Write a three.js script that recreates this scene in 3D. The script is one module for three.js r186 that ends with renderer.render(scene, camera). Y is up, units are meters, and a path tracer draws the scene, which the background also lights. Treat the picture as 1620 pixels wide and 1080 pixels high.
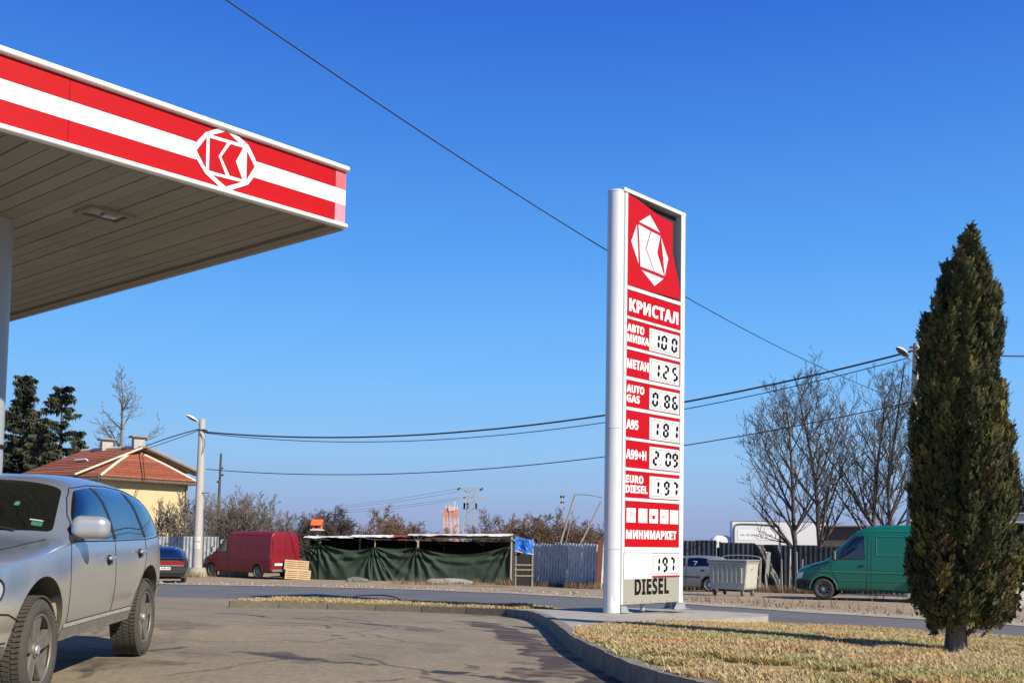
import * as THREE from 'three';
import { mergeGeometries, mergeVertices, toCreasedNormals } from 'three/addons/utils/BufferGeometryUtils.js';
import { RoundedBoxGeometry } from 'three/addons/geometries/RoundedBoxGeometry.js';
import { Brush, Evaluator, SUBTRACTION } from 'three-bvh-csg';

// ------------------------------------------------------------------ camera, sky, sun, exposure
const scene = new THREE.Scene();
const FPX = 1600, CX = 810, CY = 757, EYE = 1.7;
const camera = new THREE.PerspectiveCamera(2 * Math.atan(540 / FPX) * 180 / Math.PI, 1620 / 1080, 0.1, 6000);
camera.position.set(0, EYE, 0);
camera.rotation.order = 'YXZ';
camera.rotation.set(3.4 * Math.PI / 180, 0, 1.0 * Math.PI / 180);
camera.setViewOffset(1620, 1080, 0, -(CY - 540), 1620, 1080);
camera.updateMatrixWorld();

{ // clear winter sky: deep blue overhead, pale and slightly mauve towards the horizon
  const W = 64, H = 512, data = new Float32Array(W * H * 4);
  const lin = (c) => c.map((v) => Math.pow(v / 255, 2.2) * 0.79);
  const stops = [[-90, lin([120, 125, 135])], [-1, lin([140, 150, 180])], [0, lin([150, 164, 202])], [1.2, lin([152, 171, 210])], [2.6, lin([151, 183, 224])], [4.7, lin([145, 193, 238])],
    [9, lin([121, 186, 250])], [12.4, lin([105, 174, 247])], [15.8, lin([90, 160, 241])], [22, lin([71, 135, 227])], [28, lin([56, 112, 213])], [45, lin([37, 80, 166])], [90, lin([22, 50, 116])]];
  for (let j = 0; j < H; j++) {
    const el = -90 + 180 * (j + 0.5) / H;
    let k = 0; while (k < stops.length - 2 && stops[k + 1][0] < el) k++;
    const [e0, c0] = stops[k], [e1, c1] = stops[k + 1], t = Math.min(1, Math.max(0, (el - e0) / (e1 - e0)));
    for (let i = 0; i < W; i++) for (let c = 0; c < 4; c++) data[(j * W + i) * 4 + c] = c === 3 ? 1 : c0[c] + (c1[c] - c0[c]) * t;
  }
  const sky = new THREE.DataTexture(data, W, H, THREE.RGBAFormat, THREE.FloatType);
  sky.mapping = THREE.EquirectangularReflectionMapping; sky.magFilter = THREE.LinearFilter; sky.needsUpdate = true;
  scene.background = sky; scene.environment = sky;
}
const SUN_EL = 36 * Math.PI / 180, SUN_H = [0.75, -0.66];   // towards the sun, in (x, depth)
const sun = new THREE.DirectionalLight(new THREE.Color(1.0, 0.91, 0.75), 5.0);
sun.position.set(SUN_H[0] * Math.cos(SUN_EL) * 60, Math.sin(SUN_EL) * 60, -SUN_H[1] * Math.cos(SUN_EL) * 60 - 20);
sun.target.position.set(0, 0, -20); scene.add(sun, sun.target);
sun.castShadow = true; sun.shadow.mapSize.set(4096, 4096);
Object.assign(sun.shadow.camera, { left: -45, right: 45, top: 45, bottom: -45, near: 1, far: 200 });
const renderer = new THREE.WebGLRenderer({ antialias: true });
renderer.toneMapping = THREE.LinearToneMapping; renderer.toneMappingExposure = 1.3;
renderer.shadowMap.enabled = true;

// ------------------------------------------------------------------ small tools
function rng(seed) { let a = seed >>> 0; return () => { a = (a + 0x6D2B79F5) | 0; let t = Math.imul(a ^ (a >>> 15), 1 | a); t = (t + Math.imul(t ^ (t >>> 7), 61 | t)) ^ t; return ((t ^ (t >>> 14)) >>> 0) / 4294967296; }; }
const V = (x, y, z) => new THREE.Vector3(x, y, z);
const clamp = (x, a = 0, b = 1) => Math.min(b, Math.max(a, x));
const smooth = (a, b, x) => { const t = clamp((x - a) / (b - a)); return t * t * (3 - 2 * t); };
const lerp = (a, b, t) => a + (b - a) * t;
function hash2(i, j, s) { let h = Math.imul(i, 374761393) ^ Math.imul(j, 668265263) ^ Math.imul(s + 11, 974634541); h = Math.imul(h ^ (h >>> 13), 1274126177); return ((h ^ (h >>> 16)) >>> 0) / 4294967296; }
function vnoise(x, y, s = 0) { const i = Math.floor(x), j = Math.floor(y), u = x - i, v = y - j, a = u * u * (3 - 2 * u), b = v * v * (3 - 2 * v); return lerp(lerp(hash2(i, j, s), hash2(i + 1, j, s), a), lerp(hash2(i, j + 1, s), hash2(i + 1, j + 1, s), a), b); }
function fbm(x, y, s = 0, o = 4) { let r = 0, a = 0.5, n = 0; for (let k = 0; k < o; k++) { r += a * vnoise(x, y, s + k); n += a; x *= 2.03; y *= 2.03; a *= 0.5; } return r / n; }
function tnoise(x, y, p, s) { const w = (i) => ((i % p) + p) % p; const i = Math.floor(x), j = Math.floor(y), u = x - i, v = y - j, a = u * u * (3 - 2 * u), b = v * v * (3 - 2 * v); return lerp(lerp(hash2(w(i), w(j), s), hash2(w(i + 1), w(j), s), a), lerp(hash2(w(i), w(j + 1), s), hash2(w(i + 1), w(j + 1), s), a), b); }
function tfbm(u, v, p, s, o = 4) { let r = 0, a = 0.5, n = 0; for (let k = 0; k < o; k++) { r += a * tnoise(u * p, v * p, p, s + k); n += a; p *= 2; a *= 0.55; } return r / n; }

function ray(px, py) { const v = V((px - CX) / FPX, -(py - CY) / FPX, -1).applyQuaternion(camera.quaternion); return v.multiplyScalar(-1 / v.z); }
function at(px, py, d) { const r = ray(px, py); return V(r.x * d, EYE + r.y * d, -d); }              // a pixel at a depth
function onLevel(px, py, y) { const r = ray(px, py), d = (y - EYE) / r.y; return V(r.x * d, y, -d); }     // a pixel on a level

// near and far edge of the road, in (x, depth)
function curve(pts) { pts = pts.slice().sort((a, b) => a[0] - b[0]); return (x) => { const n = pts.length; if (x <= pts[0][0]) { const s = (pts[1][1] - pts[0][1]) / (pts[1][0] - pts[0][0]); return pts[0][1] + s * (x - pts[0][0]); } if (x >= pts[n - 1][0]) { const s = (pts[n - 1][1] - pts[n - 2][1]) / (pts[n - 1][0] - pts[n - 2][0]); return pts[n - 1][1] + s * (x - pts[n - 1][0]); } let k = 0; while (pts[k + 1][0] < x) k++; const m = (i) => (i <= 0 ? (pts[1][1] - pts[0][1]) / (pts[1][0] - pts[0][0]) : i >= n - 1 ? (pts[n - 1][1] - pts[n - 2][1]) / (pts[n - 1][0] - pts[n - 2][0]) : ((pts[i + 1][1] - pts[i][1]) / (pts[i + 1][0] - pts[i][0]) + (pts[i][1] - pts[i - 1][1]) / (pts[i][0] - pts[i - 1][0])) / 2); const h = pts[k + 1][0] - pts[k][0], t = (x - pts[k][0]) / h, t2 = t * t, t3 = t2 * t; return (2 * t3 - 3 * t2 + 1) * pts[k][1] + (t3 - 2 * t2 + t) * h * m(k) + (-2 * t3 + 3 * t2) * pts[k + 1][1] + (t3 - t2) * h * m(k + 1); }; }
const edgePts = (list, y) => list.map(([a, b]) => { const p = onLevel(a, b, y); return [p.x, -p.z]; });
const nearPts = edgePts([[300, 945.5], [438, 948], [611, 953], [750, 958.5], [860, 962], [1030, 972], [1220, 986], [1490, 1004], [1620, 1013]], 0);
const roadNear = curve(nearPts);
function roadDist(x, d) { // signed distance to the road's near edge, positive on the station's side
  let best = 1e9;
  const poly = [[-60, roadNear(-60)], ...nearPts, [40, roadNear(40)]];
  for (let i = 0; i + 1 < poly.length; i++) { const [ax, ad] = poly[i], [bx, bd] = poly[i + 1], ux = bx - ax, ud = bd - ad, t = clamp(((x - ax) * ux + (d - ad) * ud) / (ux * ux + ud * ud)); best = Math.min(best, Math.hypot(x - ax - ux * t, d - ad - ud * t)); }
  return d < roadNear(x) ? best : -best;
}
function terrain(x, d) { const s = roadDist(x, d); return (s > 0 ? 0.52 * smooth(0, 14, s) : 0) - 0.5 * smooth(28, 52, d); }
function ground(px, py, lift = 0) { // a pixel on the ground
  const r = ray(px, py); let d0 = 3, f0 = 1;
  for (let d = 3; d < 400; d += 0.5) { const f = EYE + r.y * d - terrain(r.x * d, d) - lift; if (f <= 0) { let a = d0, b = d; for (let k = 0; k < 24; k++) { const m = (a + b) / 2; if (EYE + r.y * m - terrain(r.x * m, m) - lift > 0) a = m; else b = m; } return V(r.x * a, terrain(r.x * a, a) + lift, -a); } d0 = d; f0 = f; }
  return at(px, py, 400);
}
function foot(px, d) { const r = ray(px, 860); return V(r.x * d, terrain(r.x * d, d), -d); }                 // the ground at a depth
const roadFar = curve([[300, 924.5], [646, 932], [860, 941], [1082, 955], [1257, 966], [1430, 977]].map(([a, b]) => { const p = ground(a, b); return [p.x, -p.z]; }));

// ------------------------------------------------------------------ naming
const taken = {};
function numbered(n) { if (!(n in taken)) { taken[n] = 0; return n; } taken[n]++; return n + '_' + String(taken[n]).padStart(3, '0'); }
function shade(o) { o.traverse((m) => { if (m.isMesh) { m.castShadow = true; m.receiveShadow = true; } }); return o; }
function thing(name, label, category, pos = V(0, 0, 0), turn = 0, group) { const o = new THREE.Group(); o.name = numbered(name); o.position.copy(pos); o.rotation.y = turn; o.userData = { label, category }; if (group) o.userData.group = group; scene.add(o); return o; }
function part(name, geo, mat, parent, label) { const m = new THREE.Mesh(geo, mat); m.name = name; m.castShadow = m.receiveShadow = true; if (label) m.userData.label = label; parent.add(m); return m; }
function solo(name, geo, mat, label, category, group) { const m = new THREE.Mesh(geo, mat); m.name = numbered(name); m.castShadow = m.receiveShadow = true; m.userData = { label, category }; if (group) m.userData.group = group; scene.add(m); return m; }
function structure(name, geo, mat) { const m = geo ? new THREE.Mesh(geo, mat) : new THREE.Group(); m.name = name; m.userData = { kind: 'structure' }; m.castShadow = m.receiveShadow = true; scene.add(m); return m; }

// ------------------------------------------------------------------ geometry
function bx(w, h, d, x = 0, y = 0, z = 0) { const g = new THREE.BoxGeometry(w, h, d); const p = g.attributes.position, n = g.attributes.normal, uv = g.attributes.uv; for (let i = 0; i < p.count; i++) { const ax = Math.abs(n.getX(i)), ay = Math.abs(n.getY(i)); if (ay > 0.5) uv.setXY(i, p.getX(i), p.getZ(i)); else if (ax > 0.5) uv.setXY(i, p.getZ(i), p.getY(i)); else uv.setXY(i, p.getX(i), p.getY(i)); } g.translate(x, y, z); return g; }
function rbx(w, h, d, r, x = 0, y = 0, z = 0, seg = 2) { return new RoundedBoxGeometry(w, h, d, seg, r).translate(x, y, z); }
function bar(a, b, w, t = w) { const g = bx(w, a.distanceTo(b), t), q = new THREE.Quaternion().setFromUnitVectors(V(0, 1, 0), b.clone().sub(a).normalize()); g.applyQuaternion(q); const m = a.clone().add(b).multiplyScalar(0.5); return g.translate(m.x, m.y, m.z); }
function rod(a, b, r0, r1 = r0, sides = 8) { const g = new THREE.CylinderGeometry(r1, r0, a.distanceTo(b), sides), q = new THREE.Quaternion().setFromUnitVectors(V(0, 1, 0), b.clone().sub(a).normalize()); g.applyQuaternion(q); const m = a.clone().add(b).multiplyScalar(0.5); return g.translate(m.x, m.y, m.z); }
function tubeOf(pts, r, sides = 5, seg) { return new THREE.TubeGeometry(new THREE.CatmullRomCurve3(pts), seg || pts.length * 3, r, sides); }
function merge(list) { const l = list.map((g) => (g.index ? g.toNonIndexed() : g)); for (const g of l) for (const k of Object.keys(g.attributes)) if (!['position', 'normal', 'uv'].includes(k)) g.deleteAttribute(k); return mergeGeometries(l); }
function fromTris(pos, uv) { const g = new THREE.BufferGeometry(); g.setAttribute('position', new THREE.Float32BufferAttribute(pos, 3)); if (uv) g.setAttribute('uv', new THREE.Float32BufferAttribute(uv, 2)); g.computeVertexNormals(); return g; }
function gridMesh(nu, nv, f) { const pos = [], uv = [], idx = []; for (let j = 0; j <= nv; j++) for (let i = 0; i <= nu; i++) { const [p, t] = f(i / nu, j / nv); pos.push(p.x, p.y, p.z); uv.push(t[0], t[1]); } for (let j = 0; j < nv; j++) for (let i = 0; i < nu; i++) { const a = j * (nu + 1) + i, b = a + 1, c = a + nu + 1, d = c + 1; idx.push(a, b, d, a, d, c); } const g = new THREE.BufferGeometry(); g.setAttribute('position', new THREE.Float32BufferAttribute(pos, 3)); g.setAttribute('uv', new THREE.Float32BufferAttribute(uv, 2)); g.setIndex(idx); g.computeVertexNormals(); return g; }
function inPoly(x, y, P) { let r = false; for (let i = 0, j = P.length - 1; i < P.length; j = i++) if ((P[i][1] > y) !== (P[j][1] > y) && x < ((P[j][0] - P[i][0]) * (y - P[i][1])) / (P[j][1] - P[i][1]) + P[i][0]) r = !r; return r; }
function refine(tris, maxLen) { // splits 2d triangles until their edges are short
  let work = tris, done = []; for (let k = 0; k < 9 && work.length; k++) { const next = []; for (const t of work) { const L = [0, 1, 2].map((i) => Math.hypot(t[i][0] - t[(i + 1) % 3][0], t[i][1] - t[(i + 1) % 3][1])); const m = Math.max(...L); if (m < maxLen) { done.push(t); continue; } const i = L.indexOf(m), a = t[i], b = t[(i + 1) % 3], c = t[(i + 2) % 3], h = [(a[0] + b[0]) / 2, (a[1] + b[1]) / 2]; next.push([a, h, c], [h, b, c]); } work = next; } return done.concat(work); }
function sheet(outline, f, maxLen = 0.5, uvScale = 1) { // a 2d outline laid on a surface f(u, v) -> point
  const c = outline.map(([x, y]) => new THREE.Vector2(x, y)); if (THREE.ShapeUtils.isClockWise(c)) c.reverse(); const tri = THREE.ShapeUtils.triangulateShape(c, []).map((t) => t.map((i) => [c[i].x, c[i].y])); const pos = [], uv = []; for (const t of refine(tri, maxLen)) for (const [u, v] of t) { const p = f(u, v); pos.push(p.x, p.y, p.z); uv.push(u * uvScale, v * uvScale); } const g = fromTris(pos, uv), m = mergeVertices(g); m.computeVertexNormals(); return m; }

// ------------------------------------------------------------------ surfaces
function dataTex(n, f, srgb = true) { const d = new Uint8Array(n * n * 4); for (let j = 0; j < n; j++) for (let i = 0; i < n; i++) { const c = f((i + 0.5) / n, (j + 0.5) / n); for (let k = 0; k < 3; k++) d[(j * n + i) * 4 + k] = clamp(srgb ? Math.pow(clamp(c[k]), 1 / 2.2) : c[k]) * 255; d[(j * n + i) * 4 + 3] = 255; } const t = new THREE.DataTexture(d, n, n); t.wrapS = t.wrapT = THREE.RepeatWrapping; t.magFilter = THREE.LinearFilter; t.minFilter = THREE.LinearMipmapLinearFilter; t.generateMipmaps = true; if (srgb) t.colorSpace = THREE.SRGBColorSpace; t.needsUpdate = true; return t; }
const blotches = {}, reliefs = {};
function mottled(base, amount, { size = 1, p = 6, seed = 1, n = 256, rough = 0.9, grain = 0.25, bump = 0, metal = 0, spec } = {}) { // even colour broken by blotches and grain; size = metres per repeat
  const pick = (v, l) => l.reduce((q, x) => (Math.abs(x - v) < Math.abs(q - v) ? x : q)); amount = pick(amount, [0.05, 0.1, 0.2, 0.3, 0.42, 0.65]); grain = pick(grain, [0.03, 0.12, 0.25, 0.45]); p = pick(p, [3, 6, 8]);
  const S = 1 + amount + grain / 2, key = [amount, grain, p, n].join(); if (!blotches[key]) blotches[key] = dataTex(n, (u, v) => { const a = (tfbm(u, v, p, 7, 5) - 0.5) * 2 * amount, b = (hash2(Math.floor(u * n), Math.floor(v * n), 5) - 0.5) * grain, c = (1 + a + b) / S; return [c, c * 1.0, c]; });
  const t = blotches[key].clone(); t.repeat.set(1 / size, 1 / size); t.offset.set((seed * 0.37) % 1, (seed * 0.61) % 1); t.needsUpdate = true;
  const m = new THREE.MeshPhysicalMaterial({ map: t, color: new THREE.Color().setRGB(...base.map((c) => Math.min(1, c * S))), roughness: rough, metalness: metal }); if (spec !== undefined) m.specularIntensity = spec; if (bump) { if (!reliefs[p]) reliefs[p] = dataTex(256, (u, v) => { const q = tfbm(u, v, p * 3, 16, 4); return [q, q, q]; }, false); m.bumpMap = reliefs[p].clone(); m.bumpMap.repeat.copy(t.repeat); m.bumpMap.needsUpdate = true; m.bumpScale = bump; } return m; }
const flat = (r, g, b, rough = 0.7, metal = 0) => new THREE.MeshStandardMaterial({ color: new THREE.Color().setRGB(r, g, b), roughness: rough, metalness: metal });
function canvasTex(w, h, draw) { const c = document.createElement('canvas'); c.width = w; c.height = h; draw(c.getContext('2d'), w, h); const t = new THREE.CanvasTexture(c); t.colorSpace = THREE.SRGBColorSpace; t.anisotropy = 8; return t; }
const M = {
  liner: mottled([0.10, 0.09, 0.074], 0.3, { size: 0.5, seed: 2, rough: 0.9 }),
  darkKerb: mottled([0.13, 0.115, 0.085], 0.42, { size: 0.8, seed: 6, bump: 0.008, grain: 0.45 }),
  concrete: mottled([0.34, 0.315, 0.26], 0.28, { size: 1.6, seed: 3, bump: 0.006, grain: 0.3 }),
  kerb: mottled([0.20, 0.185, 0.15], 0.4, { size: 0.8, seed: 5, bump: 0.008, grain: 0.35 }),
  post: mottled([0.42, 0.40, 0.36], 0.18, { size: 1.2, seed: 8, grain: 0.18, bump: 0.003 }),
  white: mottled([0.80, 0.80, 0.79], 0.04, { size: 2, seed: 12, grain: 0.03, rough: 0.35 }),
  dark: flat(0.015, 0.015, 0.016, 0.7), black: flat(0.008, 0.008, 0.009, 0.9), rubber: mottled([0.045, 0.042, 0.038], 0.3, { size: 0.3, seed: 21, rough: 0.85 }),
  dustyRubber: mottled([0.062, 0.056, 0.046], 0.35, { size: 0.25, seed: 22, rough: 0.95 }),
  steel: flat(0.45, 0.46, 0.47, 0.35, 0.9), chrome: flat(0.6, 0.61, 0.62, 0.15, 1), alloy: new THREE.MeshStandardMaterial({ color: 0x9a978f, roughness: 0.4, metalness: 0.75 }),
  dirtyAlloy: mottled([0.21, 0.195, 0.165], 0.3, { size: 0.3, seed: 29, rough: 0.5, metal: 0.5 }),
  glass: new THREE.MeshPhysicalMaterial({ color: 0x05080c, roughness: 0.03, metalness: 0, ior: 1.6, clearcoat: 1, clearcoatRoughness: 0.02 }),
  lens: new THREE.MeshPhysicalMaterial({ color: 0xb9bfc2, roughness: 0.08, metalness: 0.3, clearcoat: 1 }),
  redLens: new THREE.MeshPhysicalMaterial({ color: 0x8e0d12, roughness: 0.15, clearcoat: 1 }),
  wire: flat(0.02, 0.02, 0.022, 0.6), galv: flat(0.42, 0.44, 0.45, 0.5, 0.5),
  wood: mottled([0.33, 0.25, 0.16], 0.3, { size: 0.5, seed: 31, grain: 0.25 }), oldWood: mottled([0.30, 0.28, 0.24], 0.3, { size: 0.6, seed: 33, grain: 0.3 }),
  paleWood: mottled([0.52, 0.37, 0.20], 0.25, { size: 0.5, seed: 35, grain: 0.2 }),
  bark: mottled([0.085, 0.07, 0.06], 0.35, { size: 0.5, seed: 37, grain: 0.4, rough: 1 }),
  twig: flat(0.08, 0.066, 0.056, 1), greyTwig: flat(0.17, 0.145, 0.125, 1), brownTwig: flat(0.16, 0.095, 0.055, 1), redTwig: flat(0.13, 0.085, 0.065, 1),
};

// ------------------------------------------------------------------ the setting: ground, road, forecourt, kerb, islands
{ // dry earth all round, out to the horizon
  const m = mottled([0.30, 0.235, 0.155], 0.3, { size: 5, p: 5, seed: 41, n: 512, grain: 0.4, bump: 0.02 });
  const fall = (x, d) => -0.06 * (1 - smooth(0.0, 0.6, d - roadFar(x)));
  const near = gridMesh(220, 150, (u, v) => { const x = -75 + 150 * u, d = -12 + 112 * v, beyond = d - roadFar(x); const y = terrain(x, d) + fall(x, d) + (beyond > 0.3 ? 0.07 * (fbm(x * 0.9, d * 0.9, 4) - 0.5) * smooth(0.3, 2, beyond) : 0); return [V(x, y, -d), [x, d]]; });
  structure('ground', near, m);
  const far = [];
  for (const [x0, x1, d0, d1] of [[-2600, 2600, 100, 4000], [-2600, -75, -300, 100], [75, 2600, -300, 100], [-75, 75, -300, -12]]) far.push(gridMesh(4, 4, (u, v) => { const x = lerp(x0, x1, u), d = lerp(d0, d1, v); return [V(x, d0 >= 100 ? -0.55 : d < 20 ? 0.3 : -0.5, -d), [x, d]]; }));
  structure('field', merge(far), mottled([0.20, 0.16, 0.10], 0.3, { size: 60, seed: 43, grain: 0.2 }));
}
{ // the road, worn grey asphalt with dusty edges
  const t = dataTex(512, (u, v) => { const a = tfbm(u, v, 5, 51, 5), g = hash2(Math.floor(u * 512), Math.floor(v * 512), 52), l = (0.115 + 0.055 * (a - 0.5)) * (0.85 + 0.3 * g); return [l * 1.04, l * 1.02, l]; }); t.repeat.set(1 / 6, 1 / 6);
  const m = new THREE.MeshStandardMaterial({ map: t, roughness: 0.88 });
  structure('road', gridMesh(260, 14, (u, v) => { const x = -60 + 110 * u, a = roadNear(x), b = roadFar(x) + 0.12 * (fbm(x * 1.3, 2, 77) - 0.5), d = lerp(a, b, v); return [V(x, terrain(x, d) + 0.0, -d), [x + d * 0.3, d]]; }), m);
  // dust and sand washed onto the road's far edge
  const dust = mottled([0.36, 0.31, 0.23], 0.2, { size: 3, seed: 54, grain: 0.3 });
  structure('road_shoulder', gridMesh(300, 3, (u, v) => { const x = -42 + 75 * u, b = roadFar(x) - 0.5 + 0.9 * (fbm(x * 0.8, 9, 78) - 0.5), d = lerp(b, roadFar(x) + 1.1 + 0.9 * fbm(x * 0.7, 3, 79), v); return [V(x, terrain(x, d) + 0.012 + (v > 0.9 ? -0.03 : 0), -d), [x, d]]; }), dust);
}
// forecourt: old pale asphalt with cracks, patches and a damp brown stain along the kerb
const FC = { x0: -14, x1: 10, d0: 3, d1: 27 };
{
  const N = 1344, toC = (x, d) => [(x - FC.x0) / (FC.x1 - FC.x0) * N, (d - FC.d0) / (FC.d1 - FC.d0) * N];
  const pc = (px, py) => { const p = ground(px, py); return toC(p.x, -p.z); };
  const mask = document.createElement('canvas'); mask.width = mask.height = N; const k = mask.getContext('2d'); k.fillStyle = '#000'; k.fillRect(0, 0, N, N);
  const poly = (pts, style) => { k.fillStyle = style; k.beginPath(); pts.forEach(([a, b], i) => { const [x, y] = pc(a, b); i ? k.lineTo(x, y) : k.moveTo(x, y); }); k.closePath(); k.fill(); };
  // red channel: damp stain
  k.globalCompositeOperation = 'lighter';
  poly([[726, 982], [770, 984], [812, 992], [850, 1005], [880, 1023], [905, 1040], [960, 1066], [1010, 1085], [960, 1100], [905, 1078], [860, 1048], [815, 1032], [838, 1024], [797, 1016], [782, 1003], [760, 992]], 'rgb(255,0,0)');
  poly([[828, 1062], [862, 1058], [900, 1066], [872, 1072], [840, 1070]], 'rgb(190,0,0)'); poly([[802, 1008], [850, 1012], [840, 1018], [806, 1014]], 'rgb(120,0,0)');
  poly([[380, 1030], [440, 1033], [505, 1042], [570, 1049], [560, 1052], [470, 1046], [400, 1036]], 'rgb(150,0,0)'); poly([[640, 992], [700, 997], [690, 1001], [640, 997]], 'rgb(110,0,0)');
  poly([[90, 1044], [150, 1040], [240, 1046], [330, 1050], [250, 1056], [120, 1060]], 'rgb(110,0,0)'); poly([[235, 986], [300, 984], [345, 990], [300, 996], [250, 996]], 'rgb(90,0,0)');
  // blue channel: cracks and joints
  const line = (pts, w, s = 255) => { k.strokeStyle = `rgb(0,0,${s})`; k.lineWidth = w * 2.0; k.lineJoin = 'round'; k.beginPath(); pts.forEach(([a, b], i) => { const [x, y] = pc(a, b); i ? k.lineTo(x, y) : k.moveTo(x, y); }); k.stroke(); };
  line([[345, 970], [395, 973], [424, 976.5]], 4); line([[462, 978], [520, 982], [570, 986], [640, 991], [660, 992]], 4); line([[575, 987], [622, 992], [690, 996]], 3);
  line([[232, 1030], [270, 1027], [300, 1022]], 3, 200); line([[690, 1062], [740, 1068], [800, 1074], [850, 1080]], 5); line([[668, 1072], [720, 1082]], 3, 180); line([[260, 962], [330, 967]], 3, 160); line([[150, 1050], [120, 1075]], 3, 150);
  line([[378, 1031], [410, 1036], [470, 1043], [560, 1050], [600, 1053]], 4, 200); line([[420, 1012], [520, 1017], [640, 1024]], 2, 120); line([[560, 1000], [610, 1008], [640, 1016], [700, 1018]], 2, 110);
  { const q = rng(77); for (let i = 0; i < 46; i++) { let x = -7 + q() * 9, d = 7 + q() * 15, a = (q() - 0.5) * 1.2 + (q() < 0.3 ? 1.57 : 0); k.strokeStyle = `rgb(0,0,${90 + q() * 120})`; k.lineWidth = 1.5 + q() * 2.5; k.beginPath(); k.moveTo(...toC(x, d)); const n = 6 + Math.floor(q() * 14); for (let j = 0; j < n; j++) { a += (q() - 0.5) * 0.9; x += Math.cos(a) * 0.16; d += Math.sin(a) * 0.16; k.lineTo(...toC(x, d)); } k.stroke(); }
    for (let i = 0; i < 28; i++) { const [x, y] = toC(-7 + q() * 9, 7 + q() * 14); k.fillStyle = `rgb(${60 + q() * 130},0,0)`; k.beginPath(); k.ellipse(x, y, 3 + q() * 16, 2 + q() * 7, q() * 3, 0, 7); k.fill(); } }
  const id = k.getImageData(0, 0, N, N).data, out = new Uint8Array(N * N * 4), rr = rng(5);
  for (let j = 0; j < N; j++) for (let i = 0; i < N; i++) {
    const x = FC.x0 + (FC.x1 - FC.x0) * i / N, d = FC.d0 + (FC.d1 - FC.d0) * j / N;
    const wob = (fbm(x * 3.1, d * 3.1, 60, 3) - 0.5) * 26, wob2 = (fbm(x * 3.1 + 40, d * 3.1, 61, 3) - 0.5) * 26;
    const si = clamp(Math.round(i + wob), 0, N - 1), sj = clamp(Math.round(j + wob2), 0, N - 1), q = (sj * N + si) * 4;
    const damp = id[q] / 255 * (0.55 + 0.9 * smooth(0.3, 0.62, fbm(x * 2.6, d * 5, 66, 3))), ci = clamp(Math.round(i + wob * 0.35), 0, N - 1), cj = clamp(Math.round(j + wob2 * 0.35), 0, N - 1), crack = id[(cj * N + ci) * 4 + 2] / 255 * smooth(0.25, 0.42, fbm(x * 6, d * 6, 71, 2));
    const agg = vnoise(x * 22, d * 22, 67), big = fbm(x * 0.35, d * 0.5, 62, 4), mid = fbm(x * 1.6, d * 2.6, 63, 3), sp = rr();
    const worn = smooth(0.5, 0.62, fbm(x * 0.8 + 7, d * 1.3, 64, 3)), oil = smooth(0.66, 0.73, fbm(x * 1.3, d * 1.3 + 9, 65, 3));
    let c = [0.262, 0.212, 0.132].map((v) => v * (0.72 + 0.46 * big + 0.2 * (mid - 0.5) + 0.34 * (sp - 0.5) + 0.26 * (agg - 0.5)));
    c = c.map((v, a) => lerp(v, [0.20, 0.165, 0.108][a] * (0.8 + 0.4 * mid + 0.3 * (sp - 0.5)), worn * 0.45));
    c = c.map((v, a) => lerp(v, [0.09, 0.077, 0.056][a], oil * 0.3));
    c = c.map((v, a) => lerp(v, [0.055, 0.036, 0.025][a] * (0.8 + 0.5 * mid), clamp(damp)));
    c = c.map((v, a) => lerp(v, [0.028, 0.025, 0.022][a], clamp(crack)));
    if (sp > 0.9993) c = [0.36, 0.34, 0.3];
    const o = (j * N + i) * 4; for (let a = 0; a < 3; a++) out[o + a] = Math.pow(clamp(c[a]), 1 / 2.2) * 255; out[o + 3] = 255;
  }
  const t = new THREE.DataTexture(out, N, N); t.colorSpace = THREE.SRGBColorSpace; t.magFilter = THREE.LinearFilter; t.minFilter = THREE.LinearMipmapLinearFilter; t.generateMipmaps = true; t.wrapS = t.wrapT = THREE.MirroredRepeatWrapping; t.needsUpdate = true;
  const m = new THREE.MeshStandardMaterial({ map: t, roughness: 0.82 });
  m.bumpMap = dataTex(512, (u, v) => { const q = 0.5 * tfbm(u, v, 40, 81, 3) + 0.5 * tfbm(u, v, 6, 82, 3); return [q, q, q]; }, false); m.bumpMap.repeat.set(8, 8); m.bumpScale = 0.012;
  structure('forecourt', gridMesh(240, 120, (u, v) => { const x = -45 + 75 * u, b = roadNear(x), d = lerp(-11, b, v); return [V(x, terrain(x, d) + 0.004, -d), [(x - FC.x0) / (FC.x1 - FC.x0), (d - FC.d0) / (FC.d1 - FC.d0)]]; }), m);
}
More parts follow.
